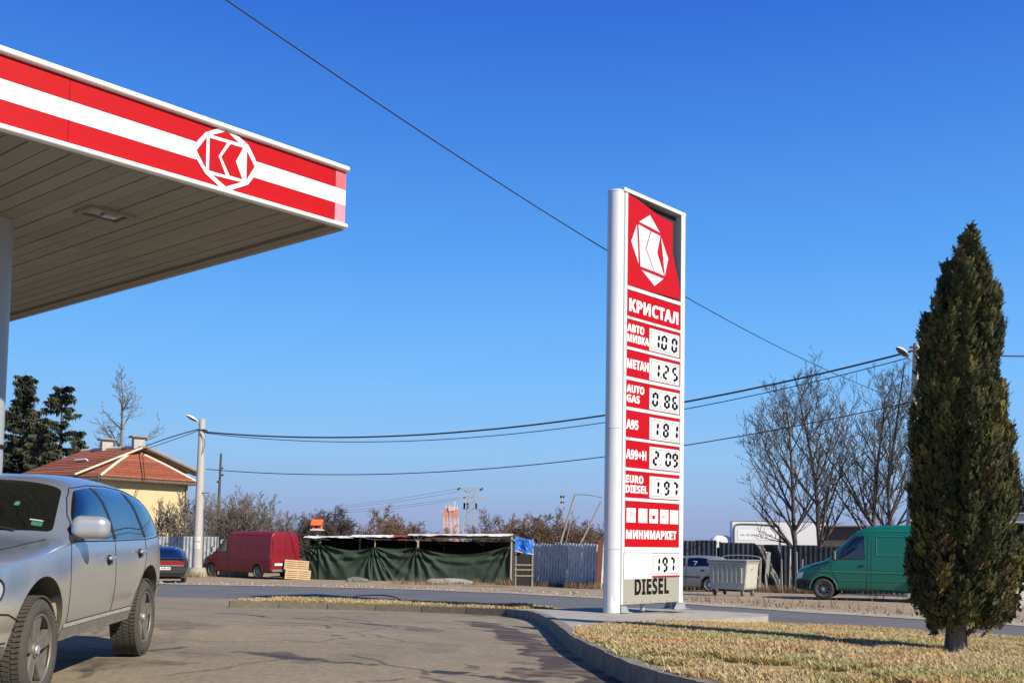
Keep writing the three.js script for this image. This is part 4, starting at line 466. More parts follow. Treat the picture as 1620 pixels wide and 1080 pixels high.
  part('bonnet_gap', merge([1, -1].map((s) => tubeOf([[1.38, 0.80], [1.1, 0.77], [0.8, 0.74], [0.45, 0.66], [0.2, 0.5]].map(([x, z]) => V(x, b.roofY(x, z) + 0.001, s * z)), 0.005, 5, 40))), M.black, c);
  part('grille', bx(0.02, 0.16, 0.7, 0.04, 0.64, 0), M.dark, c); part('number_plate', bx(0.012, 0.11, 0.52, -0.005, 0.47, 0), M.white, c);
  both('mud_flap', bx(0.04, 0.34, 0.1, 1.335, 0.52, 0.86), mottled([0.33, 0.28, 0.2], 0.25, { size: 0.4, seed: 210 })); part('underbody', bx(3.9, 0.12, 1.3, 2.4, 0.42, 0), M.liner, c); both('exhaust_silencer', rbx(0.5, 0.14, 0.3, 0.05, 4.1, 0.40, 0.42), M.dark);
  part('wiper', merge([bar(V(1.47, b.roofY(1.47, 0.55) + 0.02, 0.55), V(1.60, b.roofY(1.60, -0.1) + 0.02, -0.1), 0.012), bar(V(1.45, b.roofY(1.45, -0.1) + 0.02, -0.1), V(1.58, b.roofY(1.58, -0.66) + 0.02, -0.66), 0.012)]), M.dark, c);
  for (const s of [1, -1]) { makeWheel(c, 0.93, 0.365, s * zf, 0.36, 0.255, 0.24, { tread: true, tyre: M.dustyRubber, rim: M.dirtyAlloy }); makeWheel(c, 3.785, 0.365, s * zf, 0.36, 0.255, 0.24, { tread: true, tyre: M.dustyRubber, rim: M.dirtyAlloy }); }
}

// ---- the panel vans share one form
function makeVan(name, label, paint, { trim, hubs, windowBlank = false, roofPaint, ext = 0 }) {
  const q = (l) => l.map(([x, ...o]) => [x > 2.4 ? x + ext : x, ...o]);
  const sp = { paint, wide: 0.965, tumble: 0.055, tuck: 0.03, bulge: 0.02, nx: 90, top: q([[0, 0.55], [0.04, 0.78], [0.12, 0.93], [0.3, 1.03], [0.6, 1.13], [0.92, 1.23], [1.02, 1.30], [1.3, 1.58], [1.6, 1.89], [1.78, 2.07], [1.95, 2.18], [2.2, 2.27], [2.6, 2.32], [3.4, 2.34], [4.6, 2.34], [4.85, 2.32], [4.9, 2.27], [4.92, 2.2]]),
    belt: q([[0, 0.5], [0.12, 0.76], [0.5, 0.95], [1.0, 1.12], [1.6, 1.2], [2.2, 1.25], [4.92, 1.25]]), bot: q([[0, 0.32], [0.3, 0.27], [1.4, 0.31], [4.4, 0.31], [4.92, 0.38]]), plan: q([[0, 0.62], [0.05, 0.72], [0.2, 0.83], [0.5, 0.91], [0.9, 0.945], [1.4, 0.955], [4.5, 0.955], [4.85, 0.945], [4.92, 0.93]]), n: q([[0, 2.3], [0.9, 3], [1.6, 4.5], [2.2, 6], [4.92, 7]]), arches: q([[0.9, 0.34, 0.40, 0.4], [3.95, 0.34, 0.40, 0.4]]) };
  const b = bodyOf(sp), c = thing(name, label, 'van'); part('body', b.g, b.mats, c);
  const both = (nm, g, m) => { part(nm, g, m, c); part(nm, mirrorZ(g), m, c); };
  both('side_window', sidePatch(b, [[1.28, 1.27], [1.66, 1.73], [1.86, 1.93], [2.08, 1.96], [2.10, 1.30]], 0.006, 0.05), M.glass); both('window_post', sidePatch(b, [[1.52, 1.27], [1.55, 1.62], [1.58, 1.65], [1.56, 1.27]], 0.009, 0.004), M.dark); both('window_seal', merge([seam(b, [[1.26, 1.26], [1.64, 1.735], [1.85, 1.945], [2.10, 1.975], [2.12, 1.29], [1.26, 1.26]], 0.012, 0.004)]), M.dark);
  part('windscreen', topPatch(b, [[1.03, -0.76], [0.99, 0], [1.03, 0.76], [1.80, 0.66], [1.84, 0], [1.80, -0.66]], 0.006, 0.06), M.glass, c);
  both('door_gap', merge([seam(b, [[2.2, 1.97], [2.2, 1.25], [2.18, 0.36]], 0.007), seam(b, [[1.14, 1.2], [1.12, 0.95], [1.3, 0.62], [1.34, 0.36]], 0.006), seam(b, [[2.32, 2.1], [2.3, 0.36]], 0.006), seam(b, [[1.2, 1.24], [1.6, 1.76], [1.86, 1.99], [2.2, 1.99]], 0.005)]), M.black);
  both('side_rail', sidePatch(b, q([[0.55, 0.86], [0.55, 0.90], [4.9, 0.90], [4.9, 0.86]]), 0.012, 0.01), trim); both('side_crease', seam(b, q([[1.35, 0.62], [3.4, 0.62]]), 0.008, 0.004), trim); both('roof_gutter', seam(b, q([[1.9, 2.08], [2.3, 2.14], [4.88, 2.14]]), 0.014, 0.004), roofPaint || trim);
  if (windowBlank) both('pressed_panel', merge([seam(b, [[2.46, 1.40], [2.46, 1.98], [3.55, 1.98], [3.55, 1.40], [2.46, 1.40]], 0.012, 0.004), seam(b, [[3.68, 1.40], [3.68, 1.98], [4.75, 1.98], [4.75, 1.40], [3.68, 1.40]], 0.012, 0.004)]), roofPaint || trim);
  for (const s of [1, -1]) { part('door_handle', rbx(0.16, 0.04, 0.03, 0.01, 2.04, 1.08, s * (b.half(2.04, 1.08) + 0.012)), M.dark, c); const mr = part('wing_mirror', new RoundedBoxGeometry(0.1, 0.3, 0.2, 3, 0.03), M.dark, c); mr.position.set(1.22, 1.38, s * (b.half(1.25, 1.3) + 0.16)); part('mirror_glass', rbx(0.01, 0.25, 0.16, 0.004, 0.052, 0, 0), M.galv, mr); part('headlight', handed(s, sidePatch(b, [[0.06, 0.62], [0.12, 0.78], [0.30, 0.86], [0.24, 0.64]], 0.008, 0.03)), M.lens, c); part('wheel_arch_lip', new THREE.TorusGeometry(0.405, 0.018, 6, 32, Math.PI).translate(0.9, 0.34, s * (b.half(0.9, 0.55) + 0.0)), trim, c); part('wheel_arch_lip', new THREE.TorusGeometry(0.405, 0.018, 6, 32, Math.PI).translate(3.95 + ext, 0.34, s * b.half(3.95 + ext, 0.55)), trim, c); part('indicator', rbx(0.07, 0.03, 0.01, 0.004, 0.86, 0.98, s * b.half(0.86, 0.98)), M.lens, c); }
  part('front_bumper', sheet(roundPoly([[-0.9, 0.30], [-0.9, 0.60], [0.9, 0.60], [0.9, 0.30]], 0.03), (z, y) => V(-0.03 + 0.42 * Math.pow(Math.abs(z) / 0.95, 4), y, z), 0.1), M.dark, c); both('bumper_end', sidePatch(b, [[0.06, 0.33], [0.03, 0.55], [0.1, 0.60], [0.5, 0.60], [0.5, 0.32]], 0.012, 0.03), M.dark);
  const X = 4.925 + ext; // tail: two doors, lights, plate, step
  for (const s of [1, -1]) { const d = part('rear_door', rbx(0.03, 1.72, 0.84, 0.012, X + 0.01, 1.24, s * 0.43), paint, c); part('door_panel', rbx(0.02, 0.62, 0.6, 0.02, X + 0.022, 1.68, s * 0.43), paint, d); part('hinge', merge([bx(0.03, 0.08, 0.05, X + 0.03, 0.75, s * 0.84), bx(0.03, 0.08, 0.05, X + 0.03, 1.75, s * 0.84)]), M.dark, d); part('taillight', rbx(0.03, 0.36, 0.1, 0.01, X + 0.012, 0.82, s * 0.895), M.redLens, c); }
  part('rear_gap', bx(0.012, 1.72, 0.016, X + 0.022, 1.24, 0), M.black, c); part('rear_step', rbx(0.16, 0.12, 1.84, 0.02, X + 0.06, 0.42, 0), mottled([0.16, 0.15, 0.14], 0.2, { size: 0.5, seed: 223 }), c); part('number_plate', bx(0.01, 0.11, 0.5, X + 0.034, 0.72, 0.45), M.white, c); part('underbody', bx(4.0 + ext, 0.14, 1.3, 2.5 + ext / 2, 0.35, 0), M.liner, c);
  for (const s of [1, -1]) { makeWheel(c, 0.9, 0.33, s * 0.955, 0.33, 0.21, 0.2, { steel: true, rim: hubs }); makeWheel(c, 3.95 + ext, 0.33, s * 0.955, 0.33, 0.21, 0.2, { steel: true, rim: hubs }); }
  return c;
}
function setDown(c, pos, dx, dd, wheelX, wheelZ) { // wheel (x, z in the car's own measure) stands at pos
  const a = Math.atan2(dd, dx); c.rotation.y = a; c.position.copy(pos).add(V(-wheelX * Math.cos(a) - wheelZ * Math.sin(a), 0, wheelX * Math.sin(a) - wheelZ * Math.cos(a))); c.position.y = terrain(c.position.x + 2.4 * Math.cos(a), -(c.position.z - 2.4 * Math.sin(a))) + 0.02; }
{
  const paint = carPaint([0.0, 0.125, 0.078], 0.4, 0.0, 0.6), edge = carPaint([0.03, 0.19, 0.13], 0.5, 0.0, 0.5);
  const v = makeVan('panel_van', 'dark green panel van parked on the dirt beside the conical evergreen', paint, { trim: edge, hubs: mottled([0.16, 0.155, 0.15], 0.2, { size: 0.3, seed: 231, rough: 0.6 }), windowBlank: true, roofPaint: edge });
  const w = ground(1303, 949); setDown(v, w, 0.91, -0.41, 0.9, 0.955);
}
{
  const paint = mottled([0.19, 0.008, 0.016], 0.18, { size: 1.6, seed: 233, grain: 0.08, rough: 0.42 }), edge = mottled([0.12, 0.012, 0.016], 0.2, { size: 1, seed: 234, rough: 0.6 });
  const v = makeVan('panel_van', 'faded maroon panel van with dented rear doors behind the stacked pallets', paint, { trim: edge, hubs: mottled([0.28, 0.28, 0.27], 0.2, { size: 0.3, seed: 235, rough: 0.5 }), ext: 0.5 });
  const w = foot(407, 50); setDown(v, w, 0.811, -0.585, 4.45, 0.955);
}
{ // ---- dark hatchback seen from behind on the road
  const paint = carPaint([0.02, 0.021, 0.023], 0.35, 0.1), sp = { paint, wide: 0.85, tumble: 0.42, tuck: 0.05, bulge: 0.03, nx: 70, top: [[0, 0.5], [0.05, 0.66], [0.4, 0.78], [1.1, 0.92], [1.3, 0.97], [1.9, 1.32], [2.3, 1.41], [2.8, 1.41], [3.3, 1.32], [3.9, 1.10], [4.25, 0.98], [4.5, 0.94], [4.56, 0.88], [4.6, 0.7]], belt: [[0, 0.45], [0.3, 0.65], [1.3, 0.86], [3.5, 0.9], [4.3, 0.9], [4.6, 0.66]], bot: [[0, 0.28], [0.4, 0.2], [4.2, 0.22], [4.6, 0.3]], plan: [[0, 0.6], [0.15, 0.75], [0.6, 0.84], [3.9, 0.85], [4.4, 0.81], [4.6, 0.72]], n: [[0, 2.5], [1.4, 3], [2.3, 3.6], [3.5, 3.4], [4.6, 4]], arches: [[0.85, 0.31, 0.35, 0.34], [3.45, 0.31, 0.35, 0.34]] }, b = bodyOf(sp);
  const c = thing('hatchback', 'dark hatchback with red tail light band driving along the road', 'car'); part('body', b.g, b.mats, c);
  part('rear_window', topPatch(b, [[3.0, -0.52], [3.0, 0.52], [4.1, 0.66], [4.15, 0], [4.1, -0.66]], 0.006, 0.06), M.glass, c); for (const s of [1, -1]) { part('side_window', handed(s, sidePatch(b, [[1.5, 0.92], [1.95, 1.22], [2.35, 1.32], [3.1, 1.25], [3.6, 1.05], [3.7, 0.94]], 0.005, 0.05)), M.glass, c); makeWheel(c, 0.85, 0.305, s * 0.84, 0.305, 0.19, 0.2, {}); makeWheel(c, 3.45, 0.305, s * 0.84, 0.305, 0.19, 0.2, {}); }
  const X = 4.6; part('tail_light_band', rbx(0.06, 0.15, 1.5, 0.02, X - 0.01, 0.79, 0), M.redLens, c); part('tail_light_trim', bx(0.02, 0.02, 1.46, X + 0.015, 0.705, 0), M.lens, c); part('bumper', rbx(0.16, 0.24, 1.66, 0.06, X - 0.02, 0.5, 0, 3), mottled([0.03, 0.03, 0.032], 0.2, { size: 0.5, seed: 241 }), c); part('number_plate', new THREE.BoxGeometry(0.012, 0.115, 0.52).translate(X + 0.066, 0.6, 0), new THREE.MeshStandardMaterial({ roughness: 0.5, map: canvasTex(256, 64, (k) => { k.fillStyle = '#d8d8d6'; k.fillRect(0, 0, 256, 64); k.fillStyle = '#33353a'; for (const x of [24, 52, 92, 116, 140, 164, 200, 222]) k.fillRect(x, 16, 16, 32); }) }), c); part('spoiler', rbx(0.2, 0.03, 1.4, 0.012, 4.42, 0.97, 0), paint, c);
  const w = ground(290, 921.5); setDown(c, w, 0.30, -0.95, 3.45, -0.75); }
{ // ---- silver hatchback behind the bin
  const paint = mottled([0.22, 0.225, 0.24], 0.1, { size: 1, seed: 251, grain: 0.05, rough: 0.4, metal: 0.3 }), sp = { paint, wide: 0.83, tumble: 0.36, tuck: 0.05, bulge: 0.03, nx: 70, top: [[0, 0.5], [0.05, 0.66], [0.4, 0.8], [1.0, 0.95], [1.2, 1.0], [1.8, 1.34], [2.2, 1.41], [3.0, 1.42], [3.5, 1.36], [3.75, 1.2], [3.95, 0.98], [4.05, 0.8]], belt: [[0, 0.45], [0.3, 0.68], [1.3, 0.9], [3.5, 0.96], [3.85, 0.9], [4.05, 0.7]], bot: [[0, 0.28], [0.4, 0.22], [3.7, 0.24], [4.05, 0.32]], plan: [[0, 0.58], [0.15, 0.73], [0.6, 0.82], [3.4, 0.83], [3.9, 0.78], [4.05, 0.66]], n: [[0, 2.5], [1.4, 3], [2.3, 3.6], [4.05, 3.4]], arches: [[0.78, 0.3, 0.34, 0.34], [3.3, 0.3, 0.34, 0.34]] }, b = bodyOf(sp);
  const c = thing('hatchback', 'silver hatchback with black number on its window parked behind the bin', 'car'); part('body', b.g, b.mats, c);
  const num = canvasTex(256, 128, (k) => { k.fillStyle = '#0b0f12'; k.fillRect(0, 0, 256, 128); });
  for (const s of [1, -1]) { part('side_window', handed(s, sidePatch(b, [[1.5, 0.97], [1.9, 1.26], [2.28, 1.33], [2.32, 0.99]], 0.005, 0.04)), M.glass, c); const w = part('side_window', handed(s, sidePatch(b, [[2.42, 0.99], [2.38, 1.335], [2.95, 1.345], [3.3, 1.29], [3.5, 1.03]], 0.005, 0.04)), M.glass, c); part('painted_digit', handed(s, merge([seam(b, [[2.62, 1.2], [2.78, 1.2], [2.70, 1.06]], 0.009, 0.008)])), M.white, w); part('door_gap', handed(s, merge([seam(b, [[2.37, 1.36], [2.37, 0.9], [2.35, 0.32]], 0.006), seam(b, [[3.5, 1.0], [3.35, 0.75], [3.02, 0.55], [2.95, 0.34]], 0.006)])), M.black, c); part('rub_strip', handed(s, sidePatch(b, [[1.1, 0.57], [1.1, 0.61], [2.95, 0.61], [2.95, 0.57]], 0.01, 0.01)), M.dark, c); part('door_handle', rbx(0.15, 0.045, 0.025, 0.01, 3.05, 0.86, s * (b.half(3.05, 0.86) + 0.008)), M.dark, c); part('taillight', handed(s, sidePatch(b, [[3.75, 0.72], [3.72, 0.95], [3.88, 0.9], [3.96, 0.72]], 0.006, 0.02)), M.redLens, c); makeWheel(c, 0.78, 0.29, s * 0.82, 0.29, 0.18, 0.19, { steel: true, rim: M.galv }); makeWheel(c, 3.3, 0.29, s * 0.82, 0.29, 0.18, 0.19, { steel: true, rim: M.galv }); }
  part('rear_bumper', rbx(0.14, 0.2, 1.5, 0.05, 4.03, 0.46, 0, 3), paint, c); part('windscreen', topPatch(b, [[1.28, -0.62], [1.24, 0], [1.28, 0.62], [1.85, 0.5], [1.88, 0], [1.85, -0.5]], 0.006, 0.05), M.glass, c);
  const w = ground(1122, 936); setDown(c, w, 0.86, -0.51, 3.3, 0.82); }

// ------------------------------------------------------------------ trees and shrubs
function segGeo(segs, sides) { const pos = [], nor = []; const up = V(0, 1, 0), q = new THREE.Quaternion(), a = V(), b = V(), n = V(); for (const [p0, p1, r0, r1] of segs) { n.copy(p1).sub(p0).normalize(); q.setFromUnitVectors(up, n); const c = []; for (let i = 0; i < sides; i++) { const t = i / sides * 6.2832; c.push(V(Math.cos(t), 0, Math.sin(t)).applyQuaternion(q)); } for (let i = 0; i < sides; i++) { const u = c[i], w = c[(i + 1) % sides]; const A = [p0.x + u.x * r0, p0.y + u.y * r0, p0.z + u.z * r0], B = [p0.x + w.x * r0, p0.y + w.y * r0, p0.z + w.z * r0], C = [p1.x + w.x * r1, p1.y + w.y * r1, p1.z + w.z * r1], D = [p1.x + u.x * r1, p1.y + u.y * r1, p1.z + u.z * r1]; pos.push(...A, ...C, ...B, ...A, ...D, ...C); for (const k of [u, w, w, u, u, w]) nor.push(k.x, k.y, k.z); } } const g = new THREE.BufferGeometry(); g.setAttribute('position', new THREE.Float32BufferAttribute(pos, 3)); g.setAttribute('normal', new THREE.Float32BufferAttribute(nor, 3)); g.setAttribute('uv', new THREE.Float32BufferAttribute(new Float32Array(pos.length / 3 * 2), 2)); return g; }
function growTree(r, { height, rad, levels = 4, upness = 0.25, spread = 0.75, kids = 4, wander = 0.12, stems = 1, stemSpread = 0.15, minR = 0.007, first = 0.2, ratio = 0.62, lean = V(0, 0, 0) }) {
  const wood = [], twigs = [];
  const go = (p, d, len, R, lv) => { const n = lv === 0 ? 9 : lv < 3 ? 5 : 3; let c = p.clone(), dir = d.clone(); for (let i = 0; i < n; i++) { const t0 = i / n, t1 = (i + 1) / n; dir.add(V((r() - 0.5) * 2 * wander, (r() - 0.5) * wander + upness * 0.12, (r() - 0.5) * 2 * wander)).normalize(); const e = c.clone().addScaledVector(dir, len / n), r0 = Math.max(minR, R * (1 - 0.75 * t0)), r1 = Math.max(minR * 0.8, R * (1 - 0.75 * t1)); (lv < 2 ? wood : twigs).push([c, e, r0, r1]); if (lv < levels && t1 > (lv === 0 ? first : 0.15)) { const k = lv === 0 ? Math.floor(kids + r()) : lv === 1 ? (r() < 0.7 ? 1 : 2) : (r() < 0.8 ? 1 : 2) - (r() < 0.15 ? 1 : 0); for (let j = 0; j < k; j++) { const side = V(r() - 0.5, (r() - 0.5) * 0.6, r() - 0.5).projectOnPlane(dir).normalize(); const nd = dir.clone().multiplyScalar(1 - spread * (0.5 + 0.4 * r())).addScaledVector(side, spread).add(V(0, upness * (0.5 + r()), 0)).normalize(); const l2 = len * ratio * (lv === 0 ? 1.12 - 0.75 * t1 : 1 - 0.4 * t1) * (0.7 + 0.5 * r()); if (l2 > 0.1) go(e.clone(), nd, l2, r1 * 0.62, lv + 1); } } c = e; } };
  for (let s = 0; s < stems; s++) { const a = r() * 6.283, k = stems > 1 ? stemSpread * (0.4 + r()) : 0.02; go(V(stems > 1 ? Math.cos(a) * 0.12 : 0, -0.05, stems > 1 ? Math.sin(a) * 0.12 : 0), V(Math.cos(a) * k + lean.x, 1, Math.sin(a) * k + lean.z).normalize(), height * (stems > 1 ? 0.6 + 0.4 * r() : 1), rad * (stems > 1 ? 0.6 + 0.4 * r() : 1), 0); }
  return { wood: segGeo(wood, 6), twigs: segGeo(twigs, 3) };
}
function bareTree(name, label, pos, seed, o, wm = M.bark, tm = M.twig, group, category = 'tree') { const t = thing(name, label, category, pos, 0, group), g = growTree(rng(seed), o); part(category === 'tree' ? 'trunk' : 'stems', g.wood, wm, t); part(category === 'tree' ? 'crown' : 'twigs', g.twigs, tm, t); return t; }
const H = (px, py, d) => at(px, py, d).y;

// four bare trees behind the fence
for (const [px, py, d, seed, o, lab] of [[1263, 600, 46, 301, { lean: V(-0.03, 0, 0) }, 'bare tree with low wide branches reaching over the white lorry'], [1296, 570, 47, 302, {}, 'tallest bare tree with straight trunk between the lorry and green van'], [1379, 572, 48, 303, {}, 'bare tree rising behind the middle of the green van roof'], [1414, 620, 46, 304, {}, 'slim bare tree beside the leaning concrete post']]) { const p = foot(px, d), h = (H(px, py, d) - p.y) * 0.84; bareTree('bare_tree', lab, p, seed, { height: h, rad: 0.135, levels: 4, upness: 0.34, spread: 0.66, kids: 2.6, wander: 0.07, first: 0.16, ratio: 0.54, minR: 0.010, ...o }, M.bark, M.twig, 'bare trees behind the fence by the green van'); }
// bare tree above the tiled roof
{ const p = foot(188, 84); bareTree('bare_tree', 'grey bare tree standing up above the tiled roof ridge', p, 311, { height: H(188, 620, 84) - p.y, rad: 0.24, levels: 3, upness: 0.28, spread: 0.8, kids: 3, wander: 0.05, first: 0.35, ratio: 0.42, minR: 0.02 }, M.greyTwig, M.greyTwig); }
// shrubs before and beside the house
for (const [px, py, d, seed, lab, o, tm] of [
  [236, 775, 55.0, 321, 'bare spreading shrub before the cream house wall', { stems: 4, stemSpread: 0.55 }, M.greyTwig], [275, 790, 55.2, 322, 'low bare shrub beside the corner of the cream house wall', { stems: 4, stemSpread: 0.5 }, M.greyTwig],
  [350, 768, 60, 323, 'pale bare bush directly behind the concrete post', { stems: 12, stemSpread: 0.65 }, M.greyTwig], [378, 775, 61, 324, 'pale bare bush beyond the maroon van bonnet', { stems: 14, stemSpread: 0.75 }, M.greyTwig], [405, 800, 62, 325, 'pale bare bush above the roof of the maroon van', { stems: 12, stemSpread: 0.8 }, M.greyTwig], [440, 812, 66, 326, 'low brown bush above the tail of the maroon van', { stems: 12, stemSpread: 0.9 }, M.redTwig]])
  { const p = foot(px, d); bareTree('bare_shrub', lab, p, seed, { height: (H(px, py, d) - p.y) * 0.95, rad: 0.05, levels: 3, upness: 0.22, spread: 0.6, kids: 1.3, wander: 0.1, first: 0.15, ratio: 0.55, minR: 0.013, ...o }, tm, tm, 'bare shrubs by the house', 'shrub'); }
for (const [px, py, d, seed, lab, o, tm] of [
  [498, 800, 60, 331, 'dark tangled fruit tree behind the orange dovecote', { stems: 3, stemSpread: 0.8, kids: 4 }, M.twig], [533, 797, 62, 332, 'dark tangled fruit tree behind the stall roof, next to the dovecote tree', { stems: 3, stemSpread: 0.9, kids: 4 }, M.twig]])
  { const p = foot(px, d); bareTree('fruit_tree', lab, p, seed, { height: (H(px, py, d) - p.y) * 1.0, rad: 0.10, levels: 4, upness: 0.06, spread: 0.85, wander: 0.18, first: 0.3, ratio: 0.6, minR: 0.014, kids: 3, ...o }, M.bark, tm, 'fruit trees behind the stall'); }
for (const [px, py, d, seed, lab] of [[600, 820, 70, 341, 'russet thicket bush beyond the stall roof, next to the fruit trees'], [640, 826, 72, 342, 'russet thicket bush beyond the middle of the stall roof'], [680, 832, 74, 343, 'lowest russet thicket bush, beyond the stall near the orange plant'], [772, 824, 70, 344, 'small bare bush beside the lattice pylon'], [845, 826, 66, 345, 'brown bush above the blue tarpaulin'], [880, 820, 64, 346, 'brown bush above the ribbed grey fence'], [915, 822, 66, 347, 'brown bush among the leaning poles'], [945, 836, 68, 348, 'low brown bush beside the price sign column'], [800, 830, 72, 349, 'small brown bush above the end of the stall roof']])
  { const p = foot(px, d); bareTree('thicket_bush', lab, p, seed, { height: (H(px, py, d) - p.y) * 1.12, rad: 0.06, levels: 3, upness: 0.15, spread: 0.7, kids: 1.4, wander: 0.14, first: 0.2, ratio: 0.58, minR: 0.015, stems: 12, stemSpread: 0.9 }, M.redTwig, seed % 2 ? M.brownTwig : M.redTwig, 'bushes along the skyline', 'bush'); }
// dry hedge under the house wall and behind the fence
for (const [px, d, seed, lab] of [[232, 54.4, 351, 'dry brown hedge bush under the house wall, next to the SUV'], [262, 54.4, 352, 'dry brown hedge bush under the middle of the house wall'], [290, 54.4, 353, 'dry brown hedge bush beside the concrete post']]) { const p = foot(px, d); bareTree('hedge_bush', lab, p, seed, { height: 1.9, rad: 0.05, levels: 3, upness: 0.0, spread: 0.9, kids: 4, wander: 0.2, first: 0.3, ratio: 0.6, minR: 0.016, stems: 12, stemSpread: 0.6 }, M.brownTwig, M.brownTwig, 'dry hedge bushes under the house wall', 'bush'); }
// bush and tree at the frame's edge
{ const p = foot(1640, 36); bareTree('bare_shrub', 'bare bush rising behind the barred kiosk', p, 361, { height: 5.2, rad: 0.07, levels: 3, stems: 7, stemSpread: 0.4, upness: 0.25, spread: 0.6, kids: 3, minR: 0.012, ratio: 0.5 }, M.twig, M.twig, undefined, 'shrub'); }

// spruces beyond the house
function spruce(label, px, topY, d, seed, width, sparse) {
  const p = foot(px, d), h = H(px, topY, d) - p.y, r = rng(seed), t = thing('spruce_tree', label, 'tree', p, 0, 'spruces beyond the tiled house'), br = [], pos = [];
  part('trunk', segGeo([[V(0, -0.1, 0), V(0.1, h * 0.5, 0), 0.26, 0.16], [V(0.1, h * 0.5, 0), V(0, h, 0), 0.16, 0.015]], 8), M.bark, t);
  const spray = (c, dir, l) => { const s = V(-dir.z, 0, dir.x).normalize(); for (let k = 0; k < 9; k++) { const u = (k / 9) * l, side = (k % 2 ? 1 : -1), q = c.clone().addScaledVector(dir, u), e = q.clone().addScaledVector(s, side * (0.22 + 0.2 * r()) * (1 - 0.4 * k / 9)).addScaledVector(dir, 0.18).add(V(0, -0.10 - 0.22 * r(), 0)), w = dir.clone().multiplyScalar(0.07 + 0.05 * r()); pos.push(q.x - w.x, q.y, q.z - w.z, q.x + w.x, q.y + 0.02, q.z + w.z, e.x, e.y, e.z); const dn = q.clone().add(V((r() - 0.5) * 0.1, -0.28 - 0.22 * r(), (r() - 0.5) * 0.1)); pos.push(q.x - w.x, q.y, q.z - w.z, q.x + w.x, q.y, q.z + w.z, dn.x, dn.y, dn.z); } };
  for (let y = h * 0.12; y < h * 0.985; y += 0.2 + r() * 0.12) { const f = 1 - y / h, n = 6 + Math.floor(r() * 3), reach = width * (0.12 + 0.95 * Math.pow(f, 0.75)) * (0.7 + 0.5 * r()); if (r() < sparse * 0.4) continue; for (let k = 0; k < n; k++) { if (r() < sparse) continue; const a = r() * 6.283, L = reach * (0.45 + 0.65 * r()), tilt = 0.18 - 0.28 * f; const dir = V(Math.cos(a), tilt, Math.sin(a)).normalize(), o = V(0, y, 0), m = o.clone().addScaledVector(dir, L * 0.6), e = o.clone().addScaledVector(dir, L).add(V(0, L * 0.10, 0)); br.push([o, m, 0.035, 0.024], [m, e, 0.024, 0.01]); const st = r() < sparse ? 0.5 : 0.12; for (let u = st; u < 0.98; u += 0.45 / Math.max(0.6, L)) { const c = u < 0.6 ? o.clone().lerp(m, u / 0.6) : m.clone().lerp(e, (u - 0.6) / 0.4); const da = a + (r() - 0.5) * 1.1; spray(c, V(Math.cos(da), -0.05 + 0.12 * r(), Math.sin(da)).normalize(), (0.3 + 0.5 * r()) * Math.min(1, 0.35 + L * 0.4)); } } }
  part('branches', segGeo(br, 4), M.bark, t); part('crown', fromTris(pos), new THREE.MeshStandardMaterial({ color: new THREE.Color().setRGB(0.042, 0.05, 0.026), roughness: 1, side: THREE.DoubleSide }), t);
}
spruce('dense dark spruce beside the canopy column', 27, 588, 74, 371, 3.1, 0.1); spruce('thinner dark spruce with bare side branches above the tiled roof', 87, 606, 72, 372, 3.2, 0.34); spruce('short dark spruce filling the gap between the two tall spruces', 55, 668, 70, 373, 2.6, 0.1); spruce('small bare-topped spruce at the end of the tiled roof', 117, 680, 71, 374, 1.6, 0.5);

